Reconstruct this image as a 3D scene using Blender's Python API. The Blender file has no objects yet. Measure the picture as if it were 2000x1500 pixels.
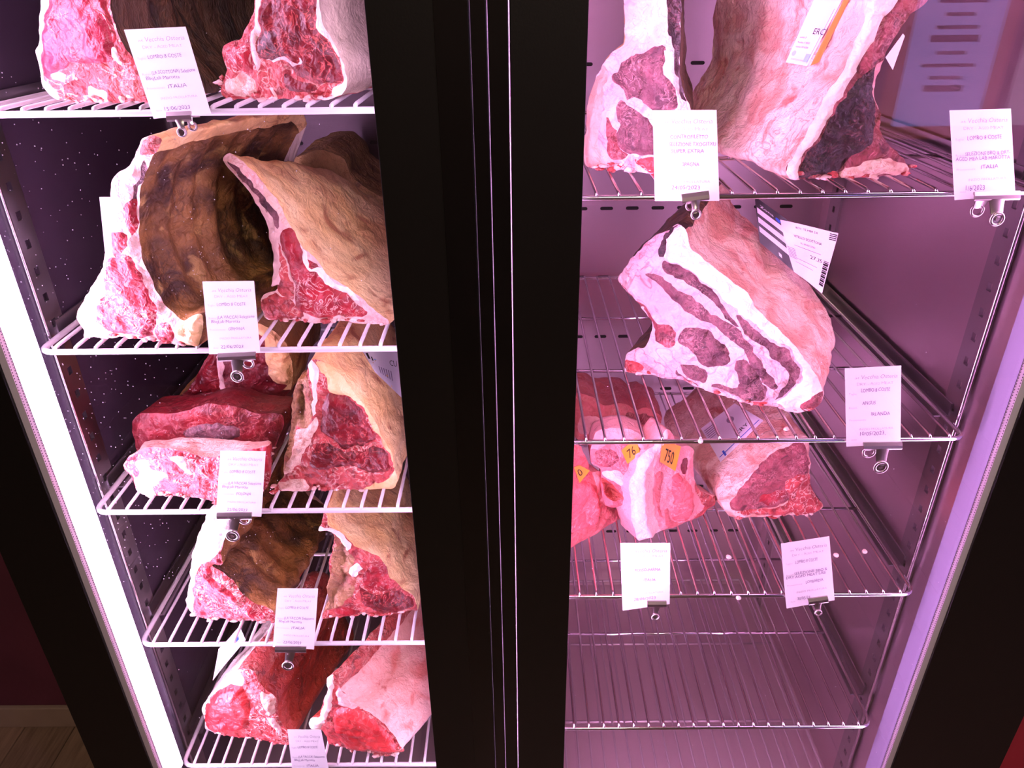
import bpy, bmesh, math, random
import numpy as np
from mathutils import Vector, Matrix, noise
from mathutils.geometry import delaunay_2d_cdt
from mathutils.bvhtree import BVHTree
random.seed(7); rng = np.random.default_rng(7)
scn = bpy.context.scene
COL = scn.collection
# ------------------------------------------------------------------ camera
FPX = 1450.0
PIT, YAW, ROL = math.radians(28.24), math.radians(.41), math.radians(.77)
CAM = np.array([0.0, -.9, 1.8])
FWD = np.array([-math.sin(YAW)*math.cos(PIT), math.cos(YAW)*math.cos(PIT), -math.sin(PIT)])
_r = np.array([math.cos(YAW), math.sin(YAW), 0.0]); _d = np.cross(FWD, _r)
RGT = math.cos(ROL)*_r + math.sin(ROL)*_d
DWN = -math.sin(ROL)*_r + math.cos(ROL)*_d
cd = bpy.data.cameras.new('camera'); cam = bpy.data.objects.new('camera', cd); COL.objects.link(cam)
cd.sensor_width = 36; cd.lens = FPX/2000*36; cd.clip_start = .02; cd.clip_end = 60
m = Matrix.Identity(4)
for i in range(3):
    m[i][0] = RGT[i]; m[i][1] = -DWN[i]; m[i][2] = -FWD[i]; m[i][3] = CAM[i]
cam.matrix_world = m
scn.camera = cam
# ------------------------------------------------------------------ world and exposure
w = bpy.data.worlds.new('world'); scn.world = w; w.use_nodes = True
w.node_tree.nodes['Background'].inputs[0].default_value = (.55, .45, .5, 1)
w.node_tree.nodes['Background'].inputs[1].default_value = .02
vs = scn.view_settings
vs.view_transform = 'Standard'; vs.look = 'None'; vs.gamma = 1; vs.use_curve_mapping = False
vs.exposure = 0.0
LED_COL = (1.0, .47, .97)
LED_COL_L = (.95, .58, 1.0)
LED_LEFT, LED_RIGHT, FILL_INNER, FILL_OUTER = 50.0, 50.0, 15.0, 24.0
def ray(px, py):
    return FWD + (px-1000)/FPX*RGT + (py-750)/FPX*DWN
def un(px, py, Y=None, Z=None, X=None):
    d = ray(px, py)
    t = (Y-CAM[1])/d[1] if Y is not None else (Z-CAM[2])/d[2] if Z is not None else (X-CAM[0])/d[0]
    return CAM + t*d
def crop(ox, oy, s):
    return lambda pts: [tuple((ox+v/s) if i % 2 == 0 else (oy+v/s) for i, v in enumerate(p)) for p in pts]
K1 = crop(0, 0, 2.5); K2 = crop(0, 220, 2.5); K3 = crop(150, 620, 2.9412); K4 = crop(230, 980, 2.8839)
K5 = crop(1120, 0, 2.2727); K6 = crop(1120, 370, 2.2727); K7 = crop(1100, 720, 2.2222)
S1 = crop(60, 0, 5.5556); S2 = crop(420, 0, 6.25); S3 = crop(530, 640, 4.4111); S4 = crop(360, 990, 4.2553)
S5 = crop(390, 1180, 4.3478); S6 = crop(1110, 750, 4.5455)
S7 = crop(1200, 430, 3.8455); S8 = crop(1140, 60, 5.173); S9 = crop(140, 250, 3.411); S10 = crop(430, 280, 4.054); S11 = crop(230, 780, 5.882)
PX = lambda pts: [tuple(p) for p in pts]
# ------------------------------------------------------------------ materials
def lin(c):
    return tuple(((v/255)/12.92 if v <= 10 else ((v/255+.055)/1.055)**2.4) for v in c)+(1.0,)
MATS = {}
def node(nt, t, **kw):
    n = nt.nodes.new(t)
    for k, v in kw.items(): setattr(n, k, v)
    return n
def simple(name, c, rough=.5, metal=0.0, spec=.5, noise_amt=0.0, nscale=8.0, bump=0.0, bscale=40.0, stretch=(1, 1, 1), c2=None):
    mt = bpy.data.materials.new(name); mt.use_nodes = True; nt = mt.node_tree
    b = nt.nodes['Principled BSDF']
    b.inputs['Base Color'].default_value = lin(c); b.inputs['Roughness'].default_value = rough
    b.inputs['Metallic'].default_value = metal; b.inputs['Specular IOR Level'].default_value = spec
    if c2 is not None or bump:
        tc = node(nt, 'ShaderNodeTexCoord'); mp = node(nt, 'ShaderNodeMapping'); mp.inputs['Scale'].default_value = stretch
        nt.links.new(tc.outputs['Object'], mp.inputs['Vector'])
    if c2 is not None:
        n = node(nt, 'ShaderNodeTexNoise'); n.inputs['Scale'].default_value = nscale; n.inputs['Detail'].default_value = 5
        nt.links.new(mp.outputs[0], n.inputs['Vector'])
        r = node(nt, 'ShaderNodeValToRGB'); r.color_ramp.elements[0].position = .35; r.color_ramp.elements[1].position = .65
        r.color_ramp.elements[0].color = lin(c); r.color_ramp.elements[1].color = lin(c2)
        nt.links.new(n.outputs['Fac'], r.inputs[0]); nt.links.new(r.outputs[0], b.inputs['Base Color'])
    if bump:
        n2 = node(nt, 'ShaderNodeTexNoise'); n2.inputs['Scale'].default_value = bscale; n2.inputs['Detail'].default_value = 4
        nt.links.new(mp.outputs[0], n2.inputs['Vector'])
        bp = node(nt, 'ShaderNodeBump'); bp.inputs['Strength'].default_value = bump; bp.inputs['Distance'].default_value = .002
        nt.links.new(n2.outputs['Fac'], bp.inputs['Height']); nt.links.new(bp.outputs[0], b.inputs['Normal'])
    MATS[name] = mt
    return mt
def emit(name, c, s):
    mt = bpy.data.materials.new(name); mt.use_nodes = True; nt = mt.node_tree; nt.nodes.clear()
    e = node(nt, 'ShaderNodeEmission'); e.inputs[0].default_value = (*c, 1); e.inputs[1].default_value = s
    o = node(nt, 'ShaderNodeOutputMaterial'); nt.links.new(e.outputs[0], o.inputs[0])
    MATS[name] = mt; return mt
def flesh(name, c1, c2, vein=None, vamt=0.0, vscale=70.0, vw=.05, scale=25.0, blotch=None, bl_scale=14.0, bl_lo=.55, bl_hi=.65, bl_amt=.8,
          rough=.45, bump=.6, bscale=160.0, spec=.5, stretch=(1, 1, 1), blotch2=None, b2_lo=.6):
    """muscle, fat and bone: two tones, marbling veins, blotches of another colour and fine relief"""
    mt = bpy.data.materials.new(name); mt.use_nodes = True; nt = mt.node_tree; L = nt.links
    b = nt.nodes['Principled BSDF']
    tc = node(nt, 'ShaderNodeTexCoord'); mp = node(nt, 'ShaderNodeMapping'); mp.inputs['Scale'].default_value = stretch
    L.new(tc.outputs['Object'], mp.inputs['Vector'])
    def nz(s, d=4, dist=0.0, off=0.0):
        n = node(nt, 'ShaderNodeTexNoise'); n.inputs['Scale'].default_value = s; n.inputs['Detail'].default_value = d
        n.inputs['Distortion'].default_value = dist
        if off:
            a = node(nt, 'ShaderNodeVectorMath', operation='ADD'); a.inputs[1].default_value = (off, off*.7, off*1.3)
            L.new(mp.outputs[0], a.inputs[0]); L.new(a.outputs[0], n.inputs['Vector'])
        else: L.new(mp.outputs[0], n.inputs['Vector'])
        return n
    n1 = nz(scale, 6, .6)
    r1 = node(nt, 'ShaderNodeValToRGB'); r1.color_ramp.elements[0].position = .32; r1.color_ramp.elements[1].position = .68
    r1.color_ramp.elements[0].color = lin(c1); r1.color_ramp.elements[1].color = lin(c2)
    L.new(n1.outputs['Fac'], r1.inputs[0]); cur = r1.outputs[0]
    def blend(cur, fac, col):
        mx = node(nt, 'ShaderNodeMix', data_type='RGBA'); L.new(fac, mx.inputs['Factor']); L.new(cur, mx.inputs[6])
        mx.inputs[7].default_value = lin(col); return mx.outputs[2]
    def ramp(src, lo, hi, amt):
        mr = node(nt, 'ShaderNodeMapRange'); mr.inputs['From Min'].default_value = lo; mr.inputs['From Max'].default_value = hi
        mr.inputs['To Min'].default_value = 0; mr.inputs['To Max'].default_value = amt; L.new(src, mr.inputs['Value']); return mr.outputs[0]
    if blotch:
        cur = blend(cur, ramp(nz(bl_scale, 5, 1.0, 3.1).outputs['Fac'], bl_lo, bl_hi, bl_amt), blotch)
    if blotch2:
        cur = blend(cur, ramp(nz(bl_scale*1.7, 5, .8, 7.7).outputs['Fac'], b2_lo, b2_lo+.10, bl_amt), blotch2)
    h = None
    if vein and vamt:
        n2 = nz(vscale, 3, 1.6, 1.7)
        s = node(nt, 'ShaderNodeMath', operation='SUBTRACT'); s.inputs[1].default_value = .5; L.new(n2.outputs['Fac'], s.inputs[0])
        a = node(nt, 'ShaderNodeMath', operation='ABSOLUTE'); L.new(s.outputs[0], a.inputs[0])
        v = ramp(a.outputs[0], vw, 0.0, vamt); 
        n3 = nz(vscale*.3, 3, .5, 5.2); g = ramp(n3.outputs['Fac'], .42, .62, 1.0)
        mu = node(nt, 'ShaderNodeMath', operation='MULTIPLY'); L.new(v, mu.inputs[0]); L.new(g, mu.inputs[1])
        cur = blend(cur, mu.outputs[0], vein)
    L.new(cur, b.inputs['Base Color'])
    b.inputs['Roughness'].default_value = rough; b.inputs['Specular IOR Level'].default_value = spec
    nb = nz(bscale, 5, .8, 2.2); nb2 = nz(bscale*.28, 3, 1.2, 4.4)
    ad = node(nt, 'ShaderNodeMath', operation='MULTIPLY_ADD'); ad.inputs[1].default_value = 2.2
    L.new(nb2.outputs['Fac'], ad.inputs[0]); L.new(nb.outputs['Fac'], ad.inputs[2])
    bp = node(nt, 'ShaderNodeBump'); bp.inputs['Strength'].default_value = bump; bp.inputs['Distance'].default_value = .003
    L.new(ad.outputs[0], bp.inputs['Height']); L.new(bp.outputs[0], b.inputs['Normal'])
    MATS[name] = mt; return mt
W_ = (240, 205, 195)
flesh('lean', (118, 10, 26), (178, 32, 48), W_, .75, 60, .035, 40, rough=.4)
flesh('lean_pink', (140, 14, 40), (196, 44, 72), (250, 205, 205), .5, 45, .022, 22, rough=.4)
flesh('lean_marbled', (128, 14, 34), (188, 44, 60), (246, 205, 195), .85, 80, .05, 40, rough=.42)
flesh('lean_deep', (66, 4, 14), (128, 14, 28), (205, 95, 90), .75, 55, .04, 34, rough=.38)
flesh('lean_dim', (84, 10, 22), (140, 26, 38), (190, 110, 105), .55, 45, .04, 22, rough=.45)
flesh('lean_aged', (72, 36, 48), (130, 80, 88), (200, 150, 150), .55, 80, .05, 45, blotch=(66, 32, 44), bl_scale=30, rough=.5, bump=.9)
flesh('lean_black', (26, 12, 18), (60, 30, 36), (120, 70, 74), .5, 70, .04, 50, rough=.45, bump=.9)
flesh('lean_crust', (112, 44, 52), (160, 76, 84), (205, 140, 140), .7, 90, .06, 60, blotch=(80, 26, 38), bl_scale=40, rough=.5, bump=.9)
flesh('lean_fresh', (178, 30, 40), (220, 66, 68), (245, 170, 160), .35, 30, .03, 14, rough=.33)
flesh('pork', (206, 82, 90), (224, 112, 116), (250, 200, 200), .5, 25, .03, 12, rough=.35)
flesh('pork_dim', (170, 70, 74), (214, 112, 112), (240, 180, 175), .5, 30, .05, 18, rough=.4)
flesh('fat_white', (244, 226, 208), (250, 240, 228), (232, 186, 170), .45, 22, .05, 14, rough=.45)
flesh('fat_cream', (240, 190, 124), (250, 220, 166), (150, 92, 60), .6, 20, .03, 12, blotch=(204, 148, 100), bl_scale=13, bl_lo=.48, bl_hi=.66, bl_amt=.7, blotch2=(160, 78, 58), b2_lo=.60, rough=.5)
flesh('fat_pink', (236, 192, 174), (248, 220, 205), (190, 110, 100), .7, 26, .04, 18, blotch=(214, 146, 130), bl_scale=18, bl_lo=.47, bl_hi=.6, bl_amt=.8, blotch2=(190, 90, 80), b2_lo=.61, rough=.45, bump=.9)
flesh('fat_rosy', (222, 152, 140), (238, 186, 174), (206, 110, 98), .4, 18, .05, 10, blotch=(205, 100, 88), bl_scale=15, bl_lo=.52, bl_hi=.64, bl_amt=.8, blotch2=(176, 64, 58), b2_lo=.64, rough=.45)
flesh('fat_grey', (150, 132, 116), (206, 190, 170), (120, 100, 90), .4, 18, .05, 10, blotch=(98, 84, 78), bl_scale=10, bl_lo=.5, bl_hi=.7, rough=.5)
flesh('fat_dull', (150, 116, 66), (196, 160, 104), (110, 78, 50), .5, 18, .06, 14, blotch=(96, 66, 42), bl_scale=14, rough=.55, bump=1)
flesh('fat_aged', (214, 174, 176), (238, 208, 204), (150, 92, 104), .75, 16, .035, 20, blotch=(214, 168, 172), bl_scale=16, bl_lo=.5, bl_hi=.62, bl_amt=.8, blotch2=(160, 112, 122), b2_lo=.64, rough=.45, bump=.9)
flesh('pork_light', (222, 126, 132), (234, 154, 156), (250, 210, 205), .6, 30, .05, 14, rough=.36)
flesh('fat_pork', (216, 140, 142), (230, 168, 168), None, 0, scale=14, rough=.4)
flesh('redfat', (158, 38, 46), (200, 84, 82), (244, 205, 190), .9, 55, .05, 45, blotch=(120, 20, 30), bl_scale=45, bl_amt=.8, rough=.42, bump=1)
flesh('fat_tail', (234, 186, 182), (246, 214, 208), None, 0, scale=10, rough=.4)
flesh('fat_seam', (226, 178, 172), (242, 208, 200), (210, 110, 110), .5, 60, .06, 40, rough=.42)
flesh('bone', (206, 158, 138), (234, 204, 186), (150, 74, 62), .6, 90, .06, 60, blotch=(176, 104, 90), bl_scale=40, rough=.5)
flesh('bone_red', (150, 44, 44), (190, 82, 74), (232, 180, 165), .7, 90, .08, 70, blotch=(92, 22, 26), bl_scale=50, rough=.45, bump=1)
flesh('lining_brown', (104, 64, 36), (176, 124, 70), (56, 32, 24), .7, 34, .06, 18, blotch=(56, 30, 28), bl_scale=15, bl_lo=.44, bl_hi=.64, bl_amt=.9, blotch2=(190, 148, 90), b2_lo=.60, rough=.55, bump=1)
flesh('lining_dark', (52, 34, 26), (98, 66, 46), (150, 100, 66), .4, 24, .06, 14, blotch=(30, 18, 16), bl_scale=16, rough=.5, bump=1, stretch=(1, 2.6, .7))
flesh('lining_red', (132, 30, 26), (190, 70, 54), (210, 120, 100), .4, 20, .05, 12, blotch=(84, 24, 22), bl_scale=16, bl_amt=.7, rough=.45, bump=.9)
flesh('crust_brown', (132, 84, 58), (186, 140, 98), (92, 52, 42), .6, 50, .08, 30, blotch=(150, 62, 44), bl_scale=30, rough=.5, bump=1.2)
simple('steel', (210, 190, 198), .31, 1.0, bump=.12, bscale=30, stretch=(1, 1, 18))
simple('steel_floor', (210, 190, 192), .55, 1.0, bump=.15, bscale=30, stretch=(18, 1, 1))
simple('flange_lilac', (140, 134, 160), .4)
simple('flange_white', (236, 232, 236), .45)
simple('steel_shaded', (84, 72, 78), .4, 1.0, bump=.12, bscale=30, stretch=(1, 1, 18))  # left back wall: same steel, its dimness put into a darker colour
simple('steel_rail', (176, 170, 174), .28, 1.0)
simple('dull_wire', (200, 186, 190), .55, 1.0)
simple('chrome', (214, 208, 212), .14, 1.0)
simple('coated_wire', (206, 200, 204), .38, 0.0, spec=.6)
simple('clip_steel', (172, 160, 158), .30, 1.0)
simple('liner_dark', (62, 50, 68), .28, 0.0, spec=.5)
simple('slot_black', (8, 7, 8), .7)
simple('door_black', (20, 18, 17), .38, spec=.35, bump=.05, bscale=400)
simple('door_gloss', (14, 12, 12), .25, spec=.4)
simple('gasket', (14, 13, 15), .5)
simple('alu_edge', (225, 225, 235), .3, 1.0)
simple('spacer', (226, 216, 228), .4)
simple('dot_dark', (70, 60, 74), .6)
simple('paper', (244, 242, 244), .65, spec=.2)
simple('ink_print', (150, 140, 160), .7, spec=.1)
simple('ink_pen', (112, 92, 138), .7, spec=.1)
simple('ink_black', (28, 22, 30), .6, spec=.2)
simple('ink_blue', (58, 96, 200), .6, spec=.2)
simple('ink_pale', (150, 190, 235), .6, spec=.2)
simple('label_gold', (206, 142, 36), .5)
simple('label_orange', (204, 134, 62), .5)
simple('label_black', (20, 16, 24), .35)
simple('label_white', (238, 234, 242), .45)
simple('wall_maroon', (100, 44, 62), .8, c2=(110, 48, 68), nscale=6, bump=.3, bscale=60)
simple('wall_red', (160, 34, 50), .7, c2=(170, 40, 56), nscale=6, bump=.2, bscale=60)
simple('wall_room', (120, 96, 92), .85, c2=(128, 104, 98), nscale=4)
simple('ceiling_paint', (150, 140, 134), .9)
simple('skirting_paint', (178, 152, 134), .5, c2=(166, 140, 124), nscale=10)
simple('plank_a', (156, 126, 104), .5, c2=(128, 100, 82), nscale=14, stretch=(8, .7, 1), bump=.3, bscale=60)
simple('plank_b', (168, 136, 112), .5, c2=(138, 110, 90), nscale=12, stretch=(8, .6, 1), bump=.3, bscale=60)
simple('joint_dark', (38, 28, 22), .8)
simple('poster_red', (120, 30, 34), .5)
simple('dust', (235, 230, 240), .6)
emit('led_left', LED_COL_L, LED_LEFT); emit('led_right', LED_COL, LED_RIGHT); emit('fill_inner', LED_COL_L, FILL_INNER); emit('fill_outer', LED_COL, FILL_OUTER)
emit('glow_blue', (.34, .30, .80), 3.6); emit('glow_grey', (.60, .42, .62), 2.4); emit('glow_frame', (.70, .16, .12), 1.6)  # glow added to posters and frame so their mirror image shows
def glass_mat():
    mt = bpy.data.materials.new('door_glass'); mt.use_nodes = True; nt = mt.node_tree; nt.nodes.clear()
    t = node(nt, 'ShaderNodeBsdfTransparent'); t.inputs[0].default_value = (.985, .985, .99, 1)
    g = node(nt, 'ShaderNodeBsdfGlossy'); g.inputs['Roughness'].default_value = 0.0
    fr = node(nt, 'ShaderNodeFresnel'); fr.inputs['IOR'].default_value = 1.5
    mx = node(nt, 'ShaderNodeMixShader'); o = node(nt, 'ShaderNodeOutputMaterial')
    gm = node(nt, 'ShaderNodeNewGeometry'); iv = node(nt, 'ShaderNodeMath', operation='SUBTRACT'); iv.inputs[0].default_value = 1.0
    nt.links.new(gm.outputs['Backfacing'], iv.inputs[1])
    mu = node(nt, 'ShaderNodeMath', operation='MULTIPLY'); nt.links.new(fr.outputs[0], mu.inputs[0]); nt.links.new(iv.outputs[0], mu.inputs[1])
    nt.links.new(mu.outputs[0], mx.inputs[0]); nt.links.new(t.outputs[0], mx.inputs[1]); nt.links.new(g.outputs[0], mx.inputs[2])
    nt.links.new(mx.outputs[0], o.inputs[0]); MATS['door_glass'] = mt
glass_mat()
# ------------------------------------------------------------------ builders
class MB:
    def __init__(s): s.v = []; s.f = []
    def box(s, x0, x1, y0, y1, z0, z1):
        b = len(s.v)
        s.v += [(x, y, z) for z in (z0, z1) for y in (y0, y1) for x in (x0, x1)]
        for q in ((0, 2, 3, 1), (4, 5, 7, 6), (0, 1, 5, 4), (2, 6, 7, 3), (0, 4, 6, 2), (1, 3, 7, 5)): s.f.append([b+i for i in q])
        return s
    def tube(s, path, r, n=8, caps=True):
        path = [np.array(p, float) for p in path]; rr = r if hasattr(r, '__len__') else [r]*len(path)
        b = len(s.v); up = np.array([.31, .17, .93])
        for i, p in enumerate(path):
            t = path[min(i+1, len(path)-1)]-path[max(i-1, 0)]; t = t/np.linalg.norm(t)
            u = np.cross(t, up); u /= np.linalg.norm(u); v = np.cross(t, u)
            for k in range(n):
                a = 2*math.pi*k/n; s.v.append(tuple(p+rr[i]*(math.cos(a)*u+math.sin(a)*v)))
        for i in range(len(path)-1):
            for k in range(n):
                k2 = (k+1) % n
                s.f.append([b+i*n+k, b+i*n+k2, b+(i+1)*n+k2, b+(i+1)*n+k])
        if caps:
            s.f.append([b+k for k in range(n)][::-1]); s.f.append([b+(len(path)-1)*n+k for k in range(n)])
        return s
    def prism(s, poly, d):
        """poly: list of 3D points (a flat outline), d: thickness vector"""
        b = len(s.v); n = len(poly); d = np.array(d, float)
        s.v += [tuple(np.array(p)) for p in poly]+[tuple(np.array(p)+d) for p in poly]
        s.f.append(list(range(b, b+n))[::-1]); s.f.append(list(range(b+n, b+2*n)))
        for i in range(n): s.f.append([b+i, b+(i+1) % n, b+n+(i+1) % n, b+n+i])
        return s
    def grid(s, P):
        b = len(s.v); nu = len(P); nv = len(P[0])
        for row in P: s.v += [tuple(p) for p in row]
        for i in range(nu-1):
            for j in range(nv-1): s.f.append([b+i*nv+j, b+i*nv+j+1, b+(i+1)*nv+j+1, b+(i+1)*nv+j])
        return s
    def mesh(s, name, mat, origin=(0, 0, 0), smooth=False):
        me = bpy.data.meshes.new(name); o = np.array(origin)
        me.from_pydata([tuple(np.array(p)-o) for p in s.v], [], s.f)
        if smooth: me.polygons.foreach_set('use_smooth', [True]*len(me.polygons))
        bm = bmesh.new(); bm.from_mesh(me); bmesh.ops.recalc_face_normals(bm, faces=bm.faces); bm.to_mesh(me); bm.free()
        me.materials.append(MATS[mat]); return me
    def build(s, name, mat, parent=None, smooth=False, origin=None, bevel=0):
        org = origin if origin is not None else (wloc(parent) if parent else (0, 0, 0))
        ob = bpy.data.objects.new(name, s.mesh(name, mat, org, smooth)); COL.objects.link(ob)
        if parent: ob.parent = parent
        else: ob.location = org
        if bevel:
            bv = ob.modifiers.new('bevel', 'BEVEL'); bv.width = bevel; bv.segments = 2; bv.limit_method = 'ANGLE'
        return ob
def wloc(o):
    p = Vector((0, 0, 0))
    while o: p = p+o.location; o = o.parent
    return np.array(p)
def thing(name, label, cat, loc=(0, 0, 0), group=None):
    o = bpy.data.objects.new(name, None); COL.objects.link(o); o.location = loc; o.empty_display_size = .05
    return tag(o, label, cat, group)
def tag(o, label=None, cat=None, group=None, kind=None):
    if label: o['label'] = label
    if cat: o['category'] = cat
    if group: o['group'] = group
    if kind: o['kind'] = kind
    return o
def struct(o, label=None):
    o['kind'] = 'structure'
    if label: o['label'] = label
    return o
# ------------------------------------------------------------------ the room
YW = .478            # the maroon wall the cabinet is let into
XL, XR = -.775, .86
fl = struct(MB().box(-3.3, 3.3, -2.7, 1.2, -.06, -.012).build('floor', 'joint_dark'), 'wood plank floor')
pw = .1385
pl_me = [MB().box(.0, pw-.004, 0, 3.16, -.012, 0).mesh('plank', k) for k in ('plank_a', 'plank_b')]
i = 0; x = -3.2
x0p = un(100, 1500, Z=0)[0] + 0.0
x = x0p - 13*pw
while x < 3.2:
    o = bpy.data.objects.new('plank', pl_me[i % 2]); COL.objects.link(o); o.parent = fl; o.location = (x, -2.69, 0); x += pw; i += 1
mb = MB(); mb.box(-3.3, XL, YW, YW+.15, 0, 2.9); mb.box(XR, 3.3, YW, YW+.15, 0, 2.9); mb.box(XL, XR, YW, YW+.15, 2.16, 2.9)
struct(mb.build('wall_back', 'wall_maroon'), 'dark maroon wall around the meat cabinet')
struct(MB().box(-3.3, XL, YW-.014, YW, 0, .076).build('baseboard_left', 'skirting_paint', bevel=.003), 'cream skirting board below the maroon wall')
struct(MB().box(XR, 1.7, -.05, YW, 0, 2.9).build('wall_pier', 'wall_red'), 'red wall pier right of the cabinet')
struct(MB().box(-3.4, 3.4, -2.85, -2.7, 0, 2.9).build('wall_front', 'wall_room'))
struct(MB().box(-3.4, -3.3, -2.7, YW, 0, 2.9).build('wall_left', 'wall_maroon'))
struct(MB().box(3.3, 3.4, -2.7, YW, 0, 2.9).build('wall_right', 'wall_maroon'))
struct(MB().box(-3.4, 3.4, -2.85, YW+.15, 2.9, 3.0).build('ceiling', 'ceiling_paint'))
# pendant lamp of the room, behind the camera
lp = thing('ceiling_lamp', 'round flush ceiling lamp in the room behind the viewer', 'lamp', (.3, -1.7, 2.9))
mb = MB(); mb.tube([(.3, -1.7, 2.9), (.3, -1.7, 2.86)], .17, 24); mb.build('base', 'alu_edge', lp)
emit('lamp_warm', (1.0, .82, .66), 110.0)
MB().tube([(.3, -1.7, 2.86), (.3, -1.7, 2.83), (.3, -1.7, 2.815)], [.155, .15, .10], 24).build('diffuser', 'lamp_warm', lp, True)
# posters with added glow on the wall behind the viewer; the door glass mirrors them
YV = -.1+2.69
def mir(px, py):
    p = un(px, py, Y=YV); return (p[0], -2.69, p[2])
a = mir(1722, 238); b = mir(1838, 250)
ps = thing('glow_poster', 'tall blue poster in red frame with added glow mirrored in the glass at top right', 'poster', (a[0], -2.7, a[2]))
px0, px1, pz = a[0]-.02, b[0]+.08, a[2]
mb = MB(); mb.box(px0-.05, px0, -2.7, -2.66, pz-.05, pz+1.0); mb.box(px1, px1+.05, -2.7, -2.66, pz-.05, pz+1.0); mb.box(px0, px1, -2.7, -2.66, pz-.05, pz); mb.box(px0, px1, -2.7, -2.66, pz+.95, pz+1.0)
mb.build('frame', 'glow_frame', ps)
MB().box(px0, px1, -2.7, -2.675, pz, pz+.95).build('panel', 'glow_blue', ps)
mb = MB()
for k in range(16):
    zz = pz+.14+k*.048; ww = (.4+.6*random.random())*(px1-px0)*.75; xc = (px0+px1)/2
    mb.box(xc-ww/2, xc+ww/2, -2.675, -2.672, zz, zz+(.014 if k % 4 else .026))
mb.build('text_bars', 'ink_print', ps)
ps2 = thing('glow_poster', 'pale panel with added glow and dark pointed emblem mirrored at the top right corner', 'poster', (b[0]+.3, -2.7, 1.2))
qx0, qx1 = px1+.12, min(px1+.95, 3.25)
MB().box(qx0, qx1, -2.696, -2.675, pz+.0, pz+1.0).build('panel', 'glow_grey', ps2)
ce = mir(1945, 90); cx, cz = max(ce[0], qx0+.20), ce[2]
sh = [(cx+.17*math.sin(t)*(1 if abs(t) < 9 else 1), -2.675, cz+.02-.0+.26*(-abs(math.cos(t))**.8)) for t in np.linspace(-math.pi/2, math.pi/2, 21)]
mb = MB(); mb.prism(sh, (0, .004, 0)); mb.build('emblem', 'label_black', ps2)
mb = MB(); mb.box(cx-.13, cx+.23, -2.674, -2.668, cz+.03, cz+.10); mb.box(cx-.12, cx+.30, -2.674, -2.667, cz-.04, cz+.03); mb.build('banner', 'ink_print', ps2)
# ------------------------------------------------------------------ the cabinet
ZF, ZT = .285, 2.08
WL, WR = -.665, .665
PL0, PL1 = -.062, -.004       # partition between the two chambers
YB = .70
cab = thing('meat_cabinet', 'black two-door dry-ageing cabinet with steel interior', 'cabinet', (0, .3, 0))
bw = {}
for nm, xa, xb in (('left', WL, PL0), ('right', PL1, WR)):
    bw[nm] = MB().box(xa-.001, xb+.001, YB, YB+.01, ZF, ZT).build('back_wall', 'steel' if nm == 'right' else 'steel_shaded', cab)
    MB().box(xa, xb, -.02, YB, ZF-.01, ZF).build('floor_pan', 'steel_floor', cab)
    MB().box(xa, xb, -.02, YB, ZT, ZT+.01).build('top_pan', 'steel', cab)
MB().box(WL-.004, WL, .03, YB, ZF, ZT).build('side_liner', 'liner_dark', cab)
MB().box(WR, WR+.004, .012, YB, ZF, ZT).build('side_liner', 'steel', cab)
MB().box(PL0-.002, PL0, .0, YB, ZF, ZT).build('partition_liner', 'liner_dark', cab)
MB().box(PL1, PL1+.002, .0, YB, ZF, ZT).build('partition_liner', 'steel', cab)
MB().box(PL0, PL1, -.08, YB, ZF, ZT).build('partition', 'flange_white', cab)
mb = MB(); mb.box(XL, WL-.004, .0, .74, 0, 2.14); mb.build('side_panel', 'door_black', cab)
mb = MB(); mb.box(WR+.004, XR, .0, .74, 0, 2.14); mb.build('side_panel', 'door_black', cab)
MB().box(WL-.004, WR+.004, .71, .74, 0, 2.14).build('rear_panel', 'door_black', cab)
MB().box(WL-.004, WR+.004, 0, .71, 0, ZF-.03).build('plinth', 'door_black', cab)
MB().box(WL-.004, WR+.004, -.02, .71, ZT+.02, 2.14).build('header', 'door_black', cab)
# front flanges beside the openings
MB().box(WR, WR+.052, -.030, .012, ZF, ZT).build('front_flange', 'flange_lilac', cab)
MB().box(WL-.05, WL-.004, .013, .05, ZF, ZT).build('front_flange', 'flange_white', cab)
# vent slots in the back walls
sl = MB(); oc = []
for sgn in (-1, 1):
    for t in np.linspace(-math.pi/2, math.pi/2, 5): oc.append((sgn*(.0105+.0035*math.cos(t)), 0, sgn*.0035*math.sin(t)))
sl.prism(oc, (0, .002, 0)); slm = sl.mesh('vent_slot', 'slot_black')
zs = [1.96, 1.81, 1.66, 1.515, 1.371, 1.214, 1.066, .924, .78, .63, .48]
for nm, x0s, n in (('right', .088, 10), ('left', -.62, 10)):
    for z in zs:
        for k in range(n):
            o = bpy.data.objects.new('vent_slot', slm); COL.objects.link(o); o.parent = bw[nm]
            o.location = Vector((x0s+k*.0555, YB-.0015, z))-Vector(wloc(bw[nm]))
# pilasters: perforated strips that carry the shelf rails
def pilaster(xw, side, mat, y0=.052, y1=.098, hole=.0105, pitch=.0385, zoff=0.0):
    mb = MB(); xa = xw; ym = (y0+y1)/2; z = ZF+zoff
    xx = (xa, xa+side*.0055)
    def quad(ya, yb, za, zb): mb.box(min(xx), max(xx), ya, yb, za, zb)
    n = int((ZT-z)/pitch)
    quad(y0, ym-hole/2, z, z+n*pitch); quad(ym+hole/2, y1, z, z+n*pitch)
    for k in range(n):
        c = z+(k+.5)*pitch
        quad(ym-hole/2, ym+hole/2, z+k*pitch, c-hole/2*1.15); quad(ym-hole/2, ym+hole/2, c+hole/2*1.15, z+(k+1)*pitch)
    return mb.build('pilaster', mat, cab)
zq = 1.576-ZF; zo = (zq-.01925) % .0385
pilaster(WL, 1, 'steel_rail', zoff=zo); pilaster(WR, -1, 'steel_rail', zoff=zo)
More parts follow.
